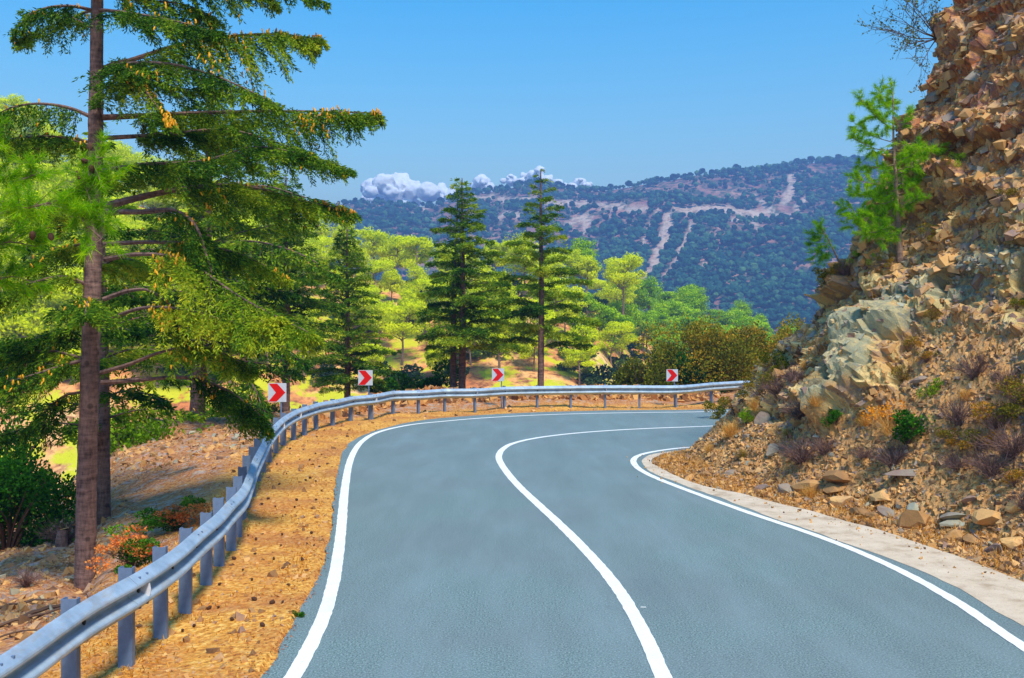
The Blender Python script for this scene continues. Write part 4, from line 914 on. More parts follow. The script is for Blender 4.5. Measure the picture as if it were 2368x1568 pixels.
# rubble lying on and stuck in the rock slope
def cliff_scatter(n, lo, hi, seed, dmin=.05, dmax=5.5, ymin=5, ymax=25, scr=None):
    r = np.random.default_rng(seed); I = np.where(fine & (D > dmin) & (D < dmax) & (q2[:, 1] > ymin) & (q2[:, 1] < ymax))[0]
    if scr is not None:
        I = I[r.random(len(I)) < scr(I)]
    I = r.choice(I, min(n, len(I)), replace=False); return Vd[I] + nn[I] * 0.0, lo + (hi - lo) * r.random(len(I)) ** 2.6, I, r
a = Acc()
p, s, I, r = cliff_scatter(46000, .015, .085, 1, dmax=6.5, scr=lambda I: 1 - .85 * smooth(.2, .5, slab[I])); tt = np.clip(np.where(greyz[I] > .45, .66 + .16 * r.standard_normal(len(I)), r.random(len(I)) * .72), 0, 1); rocks(a, p, s, r, tt, .5)
p, s, I, r = cliff_scatter(13000, .015, .085, 2, dmax=1.7, scr=lambda I: .2 + .8 * scree[I]); rocks(a, p, s, r, np.where(r.random(len(I)) < .12, r.random(len(I)), .5 * r.random(len(I))), .5)
p, s, I, r = cliff_scatter(500, .10, .22, 8, dmax=6.0, scr=lambda I: rockz[I]); rocks(a, p - nn[I] * .03, s, r, np.clip(.3 + .45 * (greyz[I] > .35) + .2 * r.standard_normal(len(I)), 0, 1), .55)
# broken blocks bedded in the rock face, lying along its bedding
p, s, I, r = cliff_scatter(15000, .07, .26, 12, dmin=1.6, dmax=6.8, scr=lambda I: rockz[I] * (1 - .93 * smooth(.15, .45, slab[I])) * (.25 + .75 * (Vc[I, 2] > 3.6)))
bR = A([[.82, .30, .48], [-.36, .93, .03], [-.44, -.20, .87]]).T; th = r.normal(0, .30, (len(I), 3)); Rr = np.tile(np.eye(3), (len(I), 1, 1)); Rr[:, 0, 1] = -th[:, 2]; Rr[:, 1, 0] = th[:, 2]; Rr[:, 0, 2] = th[:, 1]; Rr[:, 2, 0] = -th[:, 1]; Rr[:, 1, 2] = -th[:, 0]; Rr[:, 2, 1] = th[:, 0]
s = .05 + .15 * r.random(len(I)) ** 2.6
rocks(a, p - nn[I] * (s * .18)[:, None], s, r, np.clip(np.where(greyz[I] > .4, .68 + .14 * r.standard_normal(len(I)), .08 + .62 * r.random(len(I)) ** .8), 0, 1), .55, bR @ Rr)
o = a.build('slope_rubble', M['stone']); tag(o, kind='stuff')
# the stones one can tell apart along the foot of the slope (photo column, row, width in photo px, tint, flatness)
BIG = [(1940, 1112, 80, .15, .32, 'large overhanging brown slab resting on smaller blocks at the foot of the slope'), (1925, 1136, 44, .2, .5, 'brown block wedged under the large overhanging slab'), (1862, 1132, 60, .3, .45, 'broad tan block left of the large overhanging slab'), (1898, 1132, 30, .12, .7, 'small dark block between the tan block and the overhanging slab'),
       (1942, 1168, 40, .58, .8, 'purple stone standing on edge below the overhanging slab'), (2032, 1156, 56, .55, .4, 'flat pinkish stone right of the overhanging slab'), (1984, 1190, 44, .1, .45, 'dark hollow looking stone beside the concrete gutter'), (2048, 1192, 40, .8, .6, 'pale green grey stone by the gutter'), (2022, 1196, 30, .15, .6, 'brown stone leaning on the pale green grey stone'),
       (2105, 1182, 30, 1.0, .8, 'yellow pointed stone above the dry grass strip'), (2120, 1215, 50, .22, .8, 'broad brown stone below the yellow pointed stone'), (2200, 1200, 52, .85, .3, 'flat blue grey stone right of the yellow pointed stone'), (2205, 1216, 46, .95, .35, 'flat ochre stone under the blue grey stone'), (2288, 1208, 60, .45, .55, 'tan and purple block near the right edge'),
       (2202, 1248, 36, .3, .9, 'rounded brown stone alone in the dry grass'), (2250, 1255, 34, .2, .6, 'angular brown stone right of the rounded brown stone'), (2300, 1275, 38, .75, .8, 'grey stone low in the dry grass near the right edge'), (2345, 1262, 44, .55, .6, 'purple brown stone at the right edge'), (2345, 1178, 40, .45, .6, 'tan stone under the dry bush at the right edge'),
       (1690, 1098, 26, .8, .6, 'pale grey green stone in the scree left of the dark bush'), (1592, 1108, 22, .35, .6, 'orange stone near the tip of the bank'), (1625, 1100, 24, .12, .5, 'dark brown stone near the tip of the bank'), (1760, 1135, 26, .75, .6, 'small grey stone above the narrow part of the gutter'), (1815, 1140, 30, .82, .9, 'upright grey green stone left of the tan block'),
       (1790, 1048, 34, .85, .6, 'pale green stone in the middle of the scree'), (1725, 1012, 22, .8, .5, 'small pale slab high in the scree'), (2090, 1100, 60, .78, .3, 'smooth grey slab bedded in the scree right of the green bush'), (2080, 1050, 26, .74, .5, 'small grey stone beside the dry twigs'), (2240, 1160, 34, .7, .5, 'grey stone in front of the dry bushes'),
       (1768, 972, 34, .8, .8, 'upright grey slab standing out of the bare earth'), (2130, 880, 34, .78, .5, 'grey green block right of the big outcrop')]
for px, py, w, tnt, fl, lb in BIG:
    h = cast(px, py, [CLB, GB]); c = A(h[0]); W = w / FPX * c[1] * 1.12; a = Acc(); rr = np.random.default_rng(int(px + py))
    ang = rr.normal(0, .5); ca, sa = math.cos(ang), math.sin(ang); tl_ = rr.normal(.15, .18); Rz = A([[ca, -sa, 0], [sa, ca, 0], [0, 0, 1]]) @ A([[math.cos(tl_), 0, -math.sin(tl_)], [0, 1, 0], [math.sin(tl_), 0, math.cos(tl_)]])
    v = unit(CUBE_V) ; V, Fq = ICO2_V, ICO2_F
    pl = rr.standard_normal((13, 3)); pl = unit(pl); d = .40 + .28 * rr.random(13); V = V.copy()
    for nrm, dk in zip(pl, d):
        e = V @ nrm - dk; V = V - np.maximum(e, 0)[:, None] * nrm
    V = (V * A([W * .85, W * .62, W * .85 * fl])) @ Rz.T; a.add(V, Fq, np.clip(tnt * .8 + .02, 0, 1))
    o = a.build('stone', M['stone'], loc=c + A([0, 0, W * .10])); tag(o, lb, 'rock')
# berm of broken stone behind the far rail and rubble on the left bank
def on_sheet(px, Y): return A([WX(px, Y), Y, on_ground(WX(px, Y), Y)])
a = Acc(); P = []; S = []; TT = []
for _ in range(5200):
    px = rg.uniform(690, 1660); y0 = np.interp(px, [690, 850, 1000, 1480, 1560, 1750], [26.3, 30.4, 33, 34.6, 34.8, 38]); Y = y0 + rg.random() * 2.9; P.append(on_sheet(px, Y)); S.append(.06 + .22 * rg.random() ** 2); TT.append(rg.random())
rocks(a, A(P), A(S), rg, A(TT), .6); o = a.build('stone_berm', M['warm_stone']); tag(o, kind='stuff')
a = Acc(); P = []; S = []; TT = []
for _ in range(8000):
    px = rg.uniform(-60, 700); Y = math.exp(rg.uniform(math.log(9), math.log(30)))
    x = WX(px, Y)
    if signed(A([[x, Y]]), OUT_E)[0] > -1.9: continue
    k = fbm(A([[x, Y, 0]]), 2.2, 2, 8)[0]
    if rg.random() > .35 + 1.1 * k + .35 * (Y > 20): continue
    P.append(on_sheet(px, Y)); S.append(.02 + .10 * rg.random() ** 3 + .05 * (Y > 20) * rg.random()); TT.append(rg.random() * (.62 if rg.random() < .7 else 1))
rocks(a, A(P), A(S), rg, A(TT), .5); o = a.build('bank_rubble', M['stone']); tag(o, kind='stuff')
a = Acc(); P = []; S = []; TT = []
for _ in range(3000):
    px = rg.uniform(120, 1600); Y = math.exp(rg.uniform(math.log(7), math.log(34))); x = WX(px, Y); e = signed(A([[x, Y]]), OUT_E)[0]
    if e > -.08 or e < -2: continue
    P.append(on_sheet(px, Y)); S.append(.012 + .05 * rg.random() ** 4 + .003 * Y * rg.random()); TT.append(rg.random() * .6)
rocks(a, A(P), A(S), rg, A(TT), .7); o = a.build('shoulder_gravel', M['stone']); tag(o, kind='stuff')
a = Acc(); P = []; S = []
for _ in range(260):
    i = rg.integers(len(BASE_S)); b = BASE_S[i]
    if not (6 < b[1] < 22): continue
    P.append([b[0] - abs(rg.normal(0, .35)) * .9, b[1] - .35 * rg.random(), .012]); S.append(.008 + .03 * rg.random() ** 4)
rocks(a, A(P), A(S), rg, rg.random(len(P)) * .5, .7); o = a.build('gutter_gravel', M['stone']); tag(o, kind='stuff')
# fallen cones on the shoulder
pc_ = Acc(); pc_.add((ICO2_V * (1 + .12 * np.sin(ICO2_V[:, 2:3] * 22))) * A([.022, .022, .034]), ICO2_F, .4); PCM = pc_.mesh('pine_cone', M['brown_cone'])
k = 0
while k < 46:
    px = rg.uniform(420, 800); Y = math.exp(rg.uniform(math.log(8.5), math.log(26))); x = WX(px, Y); e = signed(A([[x, Y]]), OUT_E)[0]
    if e > -.15 or e < -1.25: continue
    o = bpy.data.objects.new('fallen_cone', PCM); COL.objects.link(o); o.location = (x, Y, on_ground(x, Y) + .02); o.rotation_euler = (1.4 + rg.normal(0, .3), rg.normal(0, .4), rg.random() * 6); s = .5 + .5 * rg.random(); o.scale = (s, s, s)
    tag(o, 'small brown cone lying on the dry shoulder inside the guard rail', 'pine cone', 'fallen cones on the shoulder'); k += 1
# ------------------------------------------------------------------ dry grass
M['straw'] = leaf_mat('straw', [(0, lin(150, 92, 36)), (.5, lin(224, 158, 62)), (1, lin(248, 206, 120))], .3, .15, 3)
def blades(acc, P, L, rng, W=.004, spread=.5, tint=.5, nrm=None):
    n = len(P); d = unit(rng.normal(0, spread, (n, 3)) + (A([0, 0, 1.0]) if nrm is None else nrm)); s = unit(np.cross(d, rng.standard_normal((n, 3)))) * W; L = np.broadcast_to(L, (n,))[:, None]
    b = P + d * L * .6; t_ = P + d * L + (rng.normal(0, .35, (n, 3)) - A([0, 0, .25])) * L * .5
    V = np.stack([P - s, P + s, b + s * .7, b - s * .7, t_], 1).reshape(-1, 3); i = 5 * np.arange(n)[:, None]
    tt = np.clip(tint + .2 * rng.standard_normal(n), 0, 1)
    acc.add(V, A([[0, 1, 2, 3]]) + i, tt); acc.add(V, A([[3, 2, 4]]) + i, tt)
a = Acc(); n = 60000; px = rg.uniform(60, 1640, n); Y = np.exp(rg.uniform(math.log(7), math.log(35), n)); x = WX(px, Y); e = signed(np.c_[x, Y], OUT_E)
kk = fbm(np.c_[x, Y, 0 * x], .8, 3, 18); ok = (e < -.12 - .1 * rg.random(n)) & (e > -2.6) & (rg.random(n) < .3 + 1.3 * kk); x, Y = x[ok], Y[ok]
P = np.c_[x, Y, [on_ground(u, w) for u, w in zip(x, Y)]]; blades(a, P, .03 + .035 * rg.random(len(P)) + .0008 * P[:, 1], rg, .0035 + .00022 * P[:, 1].mean(), 1.1, .55)
o = a.build('dry_grass', M['straw']); tag(o, kind='stuff')
a = Acc(); I = np.where(fine & (D > .02) & (D < .75) & (q2[:, 1] > 6))[0]; I = rg.choice(I, 9000); P = Vd[I] + np.c_[rg.normal(0, .03, (len(I), 2)), np.zeros(len(I))]; kk = fbm(P, .5, 2, 22); P = P[kk > -.25]
blades(a, P, .06 + .09 * rg.random(len(P)), rg, .005, .45, .45)
I = np.where(fine & (D > .7) & (D < 4.5) & (q2[:, 1] > 6))[0]; I = rg.choice(I, 9000); P = Vd[I]; P = P[fbm(P, .6, 2, 23) > .28]; blades(a, P, .08 + .12 * rg.random(len(P)), rg, .005, .5, .5)
o = a.build('dry_grass', M['straw']); tag(o, kind='stuff')
# fallen needles and leaves: reddish along the asphalt edge, brown on the bank behind the rail
M['litter'] = leaf_mat('leaf_litter', [(0, lin(88, 48, 32)), (.4, lin(160, 88, 50)), (.75, lin(206, 126, 66)), (1, lin(232, 172, 100))], .1, .2, 2)
n = 52000; px = rg.uniform(-60, 1640, n); Y = np.exp(rg.uniform(math.log(6.8), math.log(33), n)); x = WX(px, Y); e = signed(np.c_[x, Y], OUT_E); kk = fbm(np.c_[x, Y, 0 * x], 1.1, 3, 28)
ok = ((e < .05) & (e > -.55) & (rg.random(n) < .75 * np.exp(-np.abs(e) / .28) + .05)) | ((e < -1.45) & (e > -14) & (rg.random(n) < .45 + 1.2 * kk)) | ((e < -.3) & (e > -1.6) & (rg.random(n) < .04 + .5 * np.maximum(kk - .05, 0)))
x, Y, e = x[ok], Y[ok], e[ok]; zz_ = A([on_ground(u, w) for u, w in zip(x, Y)]); zz_ = np.where(e > -.05, .002, zz_); n = len(x); d = rg.normal(0, 1, (n, 3)) * [1, 1, .22]
a = Acc(); leaves(a, np.c_[x, Y, zz_ + .006], d, (.02 + .03 * rg.random(n)) * (.7 + Y / 26), .0045 * (.7 + Y / 22), np.clip(.42 + .25 * rg.standard_normal(n), 0, 1), rg, up=A([0, 0, 1.0])); o = a.build('leaf_litter', M['litter']); tag(o, kind='stuff')
# ------------------------------------------------------------------ shrubs
LM = lambda n, a, b, c, tr=.3: leaf_mat(n, [(0, lin(*a)), (.5, lin(*b)), (1, lin(*c))], tr)
M['l_green'] = LM('green_leaves', (26, 66, 16), (62, 126, 28), (140, 188, 52)); M['l_olive'] = LM('olive_leaves', (62, 78, 18), (140, 142, 40), (226, 166, 50)); M['l_heath'] = LM('heath_leaves', (76, 84, 24), (150, 136, 44), (226, 146, 50))
M['l_orange'] = LM('orange_leaves', (214, 96, 40), (248, 146, 72), (255, 186, 104)); M['l_lime'] = LM('lime_leaves', (90, 130, 20), (140, 180, 30), (196, 210, 50)); M['l_flower'] = LM('orange_flowers', (214, 120, 20), (246, 160, 40), (252, 186, 70))
M['twig'] = ramp_mat('dry_twigs', [(0, lin(84, 62, 60)), (.5, lin(132, 100, 92)), (1, lin(176, 146, 124))], 4, .2, .95, 0); M['stem'] = ramp_mat('stems', [(0, lin(70, 50, 40)), (1, lin(130, 100, 80))], 4, .2, .95, 0)
def twigs(acc, n, R, H, rng, W=.004, out=.9, curl=.5, seg=4, splits=2, tint=.5):
    """arching thin stems from one root, each splitting into finer ones"""
    for i in range(n):
        a_ = rng.random() * 6.28; r = R * rng.random() ** .5; e = A([math.cos(a_) * r, math.sin(a_) * r, H * (.45 + .55 * rng.random()) * (1 - .4 * (r / R) ** 2)])
        P = spline(A([[0, 0, -.02], e * A([.35, .35, .55]), e]) + rng.normal(0, .03 * R, (3, 3)), 3); tube(acc, P, np.linspace(W, W * .4, len(P)), 3, np.clip(tint + .2 * rng.standard_normal(), 0, 1), cap=False)
        for q in range(splits):
            k = rng.integers(2, len(P)); f = P[k - 1] + (P[min(k, len(P) - 1)] - P[0]) * .35 + rng.normal(0, .16 * R, 3); tube(acc, A([P[k - 1], (P[k - 1] + f) / 2 + rng.normal(0, .03 * R, 3), f]), [W * .6, W * .5, W * .3], 3, np.clip(tint + .2 * rng.standard_normal(), 0, 1), cap=False)
def leaf_on(acc, rng, C, R, n, lsz, tint=.5, lumps=6, **k): bush_cloud(rng, acc, A(C, float), R, n, lsz, tint, lumps, **k)
def make_shrub(kind, seed, R=.35):
    rng = np.random.default_rng(seed); st = Acc(); lf = Acc(); ex = Acc(); out = []
    if kind == 'dry':
        twigs(st, 110, R, R * 1.1, rng, .0035, splits=4, tint=.35); out = [('twigs', st, 'twig')]
    elif kind == 'green':
        twigs(st, 22, R * .8, R * 1.4, rng, .006); leaf_on(lf, rng, (0, 0, R * .8), (R * .75, R * .75, R * .75), 1500, R * .11, .5, 9); out = [('stems', st, 'stem'), ('leaves', lf, 'l_green')]
    elif kind == 'heath':
        twigs(st, 60, R, R * 1.2, rng, .0035, splits=3, tint=.4); leaf_on(lf, rng, (0, 0, R * .6), (R * .85, R * .85, R * .6), 1500, R * .075, .5, 9); out = [('stems', st, 'twig'), ('leaves', lf, 'l_heath')]
    elif kind == 'olive':
        twigs(st, 20, R * .8, R * 1.4, rng, .006); leaf_on(lf, rng, (0, 0, R * .8), (R * .8, R * .8, R * .75), 1700, R * .09, .4, 9); out = [('stems', st, 'stem'), ('leaves', lf, 'l_olive')]
    elif kind == 'lime':
        twigs(st, 20, R * .7, R * 1.3, rng, .004); leaf_on(lf, rng, (0, 0, R * .7), (R * .6, R * .6, R * .8), 700, R * .13, .5, 6, wid=.2, dirup=1.5); out = [('stems', st, 'stem'), ('leaves', lf, 'l_lime')]
    elif kind == 'straw':
        P = np.tile(A([[0, 0, 0.]]), (420, 1)) + rng.normal(0, R * .12, (420, 3)) * [1, 1, .1]; blades(lf, P, R * (.7 + .6 * rng.random(420)), rng, .004, .45, .7); out = [('blades', lf, 'straw')]
    elif kind == 'flower':
        twigs(st, 60, R, R * 1.5, rng, .003, splits=2, tint=.8); leaf_on(lf, rng, (0, 0, R * 1.05), (R * .8, R * .8, R * .45), 320, R * .10, .6, 8); out = [('stems', st, 'straw'), ('flowers', lf, 'l_flower')]
    elif kind == 'autumn':
        twigs(st, 30, R, R * 1.1, rng, .005); leaf_on(lf, rng, (R * .2, -R * .2, R * .6), (R * .75, R * .75, R * .45), 900, R * .085, .5, 9); leaf_on(ex, rng, (-R * .1, .1, R * .35), (R * .95, R * .95, R * .55), 2400, R * .08, .5, 10); out = [('stems', st, 'stem'), ('orange_leaves', lf, 'l_orange'), ('green_leaves', ex, 'l_green')]
    return [(nm, a_.mesh(nm, M[m])) for nm, a_, m in out if a_.n]
LIB = {}
def shrub(kind, p, size, label, name=None, cat='shrub', group=None, var=None, sq=1.0, tilt=None):
    v = int(rg.integers(3)) if var is None else var
    if (kind, v) not in LIB: LIB[(kind, v)] = make_shrub(kind, hash_(kind) + v)
    o = empty(name or {'dry': 'dry_bush', 'green': 'green_bush', 'heath': 'heath_bush', 'olive': 'evergreen_bush', 'lime': 'broom_bush', 'straw': 'grass_tuft', 'flower': 'flowering_plant', 'autumn': 'autumn_bush'}[kind], p, label, cat, group)
    for nm, me in LIB[(kind, v)]:
        c = bpy.data.objects.new(nm, me); COL.objects.link(c); c.parent = o
    s = size / .35; o.scale = (s, s, s * sq); o.rotation_euler = (tilt[0], tilt[1], rg.random() * 6.28) if tilt else (0, 0, rg.random() * 6.28); return o
hash_ = lambda k: sum(ord(c) * (i + 3) for i, c in enumerate(k)) * 7
def cs(kind, px, py, wpx, label, **k):
    """shrub rooted on the slope; (px, py) is where its foot shows in the photo, wpx its width there"""
    h = cast(px, py, [CLB, GB])
    if h is None: return
    p = A(h[0]); return shrub(kind, p - A(h[1]) * .02, wpx / FPX * p[1] * .5 * {'green': 1.25, 'flower': 1.3, 'dry': 1.1, 'lime': 1.1}.get(kind, 1), label, **k)
for kind, px, py, w, lb in [
 ('green', 2098, 1035, 110, 'bright green leafy bush growing out of the scree beside orange flowers'), ('flower', 2052, 1010, 90, 'orange flowering plant left of the bright green bush'), ('dry', 1850, 1075, 120, 'dark purple brown dry bush in the middle of the scree'), ('dry', 1905, 1052, 80, 'dry bush just above and right of the darkest scree bush'),
 ('dry', 1995, 1062, 60, 'narrow dry bush below the big grey outcrop'), ('dry', 2062, 1085, 110, 'drooping dry twigs under the bright green bush'), ('dry', 2215, 985, 120, 'large grey dry bush above the smooth slab'), ('dry', 2250, 880, 110, 'grey dry bush high on the scree at the right'), ('dry', 2340, 1060, 150, 'tangled dry bush at the right edge'),
 ('heath', 2300, 1000, 150, 'orange and green heath bush at the right edge'), ('heath', 2355, 940, 130, 'tall heath bush high at the right edge'), ('dry', 2290, 1105, 130, 'low dry bush above the stones near the right edge'), ('dry', 2210, 1090, 90, 'low dry bush left of the right edge tangle'), ('heath', 2345, 1125, 90, 'small heath bush over the stones at the right edge'),
 ('lime', 2150, 925, 80, 'pale green tuft right of the orange flowers'), ('heath', 2085, 885, 70, 'small reddish green bush right of the big outcrop'), ('straw', 2000, 985, 60, 'straw tuft at the foot of the big outcrop'), ('green', 1930, 985, 50, 'thin green plant at the lower left of the big outcrop'), ('heath', 1985, 970, 50, 'small heath plant at the foot of the big outcrop'),
 ('dry', 1855, 975, 110, 'grey dry bush left of the big outcrop'), ('straw', 1885, 940, 70, 'straw tuft beside the left edge of the big outcrop'), ('dry', 1800, 920, 90, 'dry bush under the evergreen bushes on the slope edge'), ('dry', 1835, 890, 80, 'dark dry bush against the rock at the slope edge'), ('straw', 1865, 855, 60, 'pale straw tuft on the rock edge'),
 ('heath', 1755, 925, 100, 'heath bush hanging over the end of the guard rail'), ('heath', 1700, 960, 90, 'heath bush on the tip of the bank nearest the guard rail'), ('olive', 1660, 970, 70, 'dark leafy bush over the road edge at the tip of the bank'), ('lime', 1725, 985, 60, 'bright green broom at the tip of the bank'), ('straw', 1690, 1010, 80, 'pink grey straw tuft on the bank above the far lane'),
 ('straw', 1745, 950, 60, 'straw tuft among the heath bushes'), ('olive', 1790, 870, 90, 'evergreen bush on the slope edge above the guard rail'), ('heath', 1825, 1015, 40, 'small green plant on the bare earth'), ('heath', 1715, 1060, 40, 'small dark plant low on the bare earth'), ('straw', 1640, 1048, 50, 'straw tuft near the road at the tip'),
 ('olive', 1850, 740, 70, 'small bush clinging to the rock edge in front of the hills'), ('olive', 1910, 655, 60, 'bush on the rock edge under the small pine'), ('dry', 1960, 640, 60, 'grey dry bush on the upper rock edge'), ('lime', 1980, 610, 50, 'lime green tuft on the upper rock'), ('heath', 1945, 635, 60, 'brownish heath on the rock edge'),
 ('heath', 2165, 560, 70, 'small heath plant in the middle of the upper rock'), ('lime', 2215, 385, 50, 'green tuft high on the orange rock'), ('heath', 2340, 470, 70, 'green and brown plant at the right edge of the upper rock'), ('heath', 2155, 740, 50, 'small plant above the grey rocks'), ('olive', 2350, 720, 50, 'dark plant at the right edge of the grey rocks'),
 ('lime', 2220, 265, 30, 'tiny pale green tuft near the top of the rock'), ('heath', 2195, 385, 40, 'little green patch on the orange rock'), ('lime', 2020, 610, 40, 'lime tuft below the slope pine'), ('heath', 2060, 620, 60, 'low plant at the foot of the slope pine'), ('heath', 2105, 810, 60, 'green plant above the right end of the outcrop'),
 ('heath', 2140, 840, 60, 'plant in the cleft right of the outcrop'), ('straw', 2230, 925, 60, 'straw tuft below the upper dry bush'), ('dry', 2365, 1180, 90, 'dead twigs at the right edge above the stones'), ('straw', 1870, 1150, 60, 'green yellow grass tuft beside the gutter'), ('heath', 2265, 1045, 110, 'rusty heath bush in front of the tall heath'),
 ('heath', 2200, 1030, 80, 'rusty heath bush left of the right edge tangle'), ('dry', 2330, 900, 90, 'upper dry bush near the right edge')]:
    cs(kind, px, py, w, lb)
# bushes behind the far rail and on the left bank
def gs(kind, px, Y, wm, label, dz=0, **k):
    x = WX(px, Y); z = on_ground(x, Y); return shrub(kind, (x, Y, z + dz), wm * .5, label, **k)
def big_bush(px, Y, z, R, n, lsz, mat, tint, label, lumps=16, name='leafy_bush', seed=0, wid=.42):
    rng = np.random.default_rng(seed * 100 + abs(int(px))); o = empty(name, (WX(px, Y), Y, z), label, 'bush'); st = Acc(); lf = Acc()
    for q in range(26):
        e = A([rng.normal(0, R[0] * .5), rng.normal(0, R[1] * .5), R[2] * (1 + .5 * rng.random())]); P = spline(A([[0, 0, -.3], e * .45 + rng.normal(0, .1, 3), e]), 4); tube(st, P, np.linspace(.035, .008, len(P)), 5, .4, cap=False)
    st.build('stems', M['stem'], o); bush_cloud(rng, lf, A([0, 0, R[2] * .9]), R, n, lsz, tint, lumps, wid=wid); lf.build('leaves', M[mat], o); return o
big_bush(960, 37.5, -.9, (1.3, 1.0, 1.15), 9000, .11, 'l_green', .30, 'dark green bush behind the rail at the foot of the twin trunk cedar', seed=3)
big_bush(1075, 38.5, -.9, (.6, .6, .6), 2200, .11, 'l_green', .45, 'small green bush right of the twin trunks', 7, seed=2)
big_bush(1480, 38.5, -.6, (1.3, 1.0, 1.55), 10000, .11, 'l_olive', .30, 'dark bush left of the rightmost chevron sign', seed=4)
big_bush(1560, 39, -.6, (1.3, 1.0, 1.2), 9000, .10, 'l_green', .30, 'low bush directly behind the rightmost chevron sign', seed=5)
big_bush(1650, 39.5, -.4, (1.9, 1.2, 2.0), 22000, .10, 'l_olive', .50, 'tallest olive and orange bush, right of the rightmost chevron sign', 40, seed=6)
big_bush(1750, 40.5, -.3, (1.8, 1.2, 1.6), 15000, .10, 'l_heath', .45, 'olive bush between the tallest bush and the rock slope', 34, seed=7)
big_bush(1820, 42, -.1, (1.4, 1.0, 1.6), 10000, .10, 'l_olive', .62, 'brownish bush partly hidden by the rock slope', 14, seed=8)
big_bush(1640, 38.9, -1.2, (1.8, .6, .75), 6000, .10, 'l_green', .35, 'low dark green bush seen under the rail at its far end', 16, seed=9)
big_bush(10, 17.5, -1.5, (1.0, .9, 1.0), 16000, .065, 'l_green', .42, 'bright green bush at the left edge below the pine', 26, seed=10)
big_bush(-50, 19.5, -1.6, (1.1, 1.0, 1.8), 9000, .08, 'l_green', .30, 'tall dark green bush at the left edge', 20, seed=11)
big_bush(300, 24.5, -1.6, (1.3, 1.0, 1.2), 6500, .09, 'l_lime', .12, 'olive green bush behind the stony mound, right of the left trunks', 16, seed=12)
big_bush(560, 33.5, -1.0, (1.2, 1.0, .9), 4500, .10, 'l_lime', .2, 'yellow green bush between the mound and the nearest sign', 14, seed=13)
gs('autumn', 308, 12.4, .85, 'orange and green leaved bush beside the tall cedar trunk', var=0); gs('autumn', 405, 14.2, .95, 'smaller orange leaved bush right of the first one', var=1, sq=.8); gs('green', 452, 15.2, .45, 'little green bush next to the orange leaved ones')
gs('dry', 150, 16.5, .9, 'dark dry bush behind the tall cedar trunk'); gs('dry', 610, 27, .9, 'dark dry bush under the nearest chevron sign'); gs('dry', 60, 12.5, .5, 'dry twigs on the left bank'); gs('green', 690, 9.2, .001 + .14, 'tiny green weed on the shoulder beside the road edge', name='weed', cat='weed')
gs('dry', 880, 35, .7, 'dry twigs behind the rail at the foot of the small dense cedar')
# stump and fallen sticks on the left bank
sx, sy = WX(142, 16.2), 16.2; sz = on_ground(sx, sy); so_ = empty('tree_stump', (sx, sy, sz), 'sawn off tree stump with a pale cut top on the left bank', 'stump'); a = Acc(); tube(a, [(0, 0, -.3), (.0, 0, .1), (.03, 0, .30)], [.13, .10, .085], 14, bumpy=.06, rng=rg, cap=False); a.build('bark', M['bark'], so_)
a = Acc(); an = np.linspace(0, 6.28, 15)[:-1]; a.add([(.03 + .084 * math.cos(q), .084 * math.sin(q), .30 + .02 * math.cos(q)) for q in an] + [(.03, 0, .3)], [[q, (q + 1) % 14, 14] for q in range(14)]); a.build('cut_top', m_flat('cut_wood', lin(236, 168, 90), .8), so_)
for i, (px, Y, L, an, r) in enumerate([(60, 9.8, 1.0, .5, .02), (95, 10.3, .8, .75, .03), (30, 9.2, .7, .35, .012), (120, 10.0, .6, .9, .012), (40, 11.2, .9, .2, .018), (150, 9.6, .5, 1.1, .01)]):
    a = Acc(); x = WX(px, Y); z = on_ground(x, Y); P = spline(A([[-L / 2, 0, .02], [0, rg.normal(0, .05), .05], [L / 2, 0, .03]]), 5); P = P + fbm(P + i, .15, 2, i)[:, None] * .02; tube(a, P, np.linspace(r, r * .5, len(P)), 6); o = a.build('fallen_stick', M['stem'], loc=(x, Y, z)); o.rotation_euler = (0, -.15, an); tag(o, 'weathered stick lying on the left bank behind the guard rail', 'stick', 'sticks on the left bank')
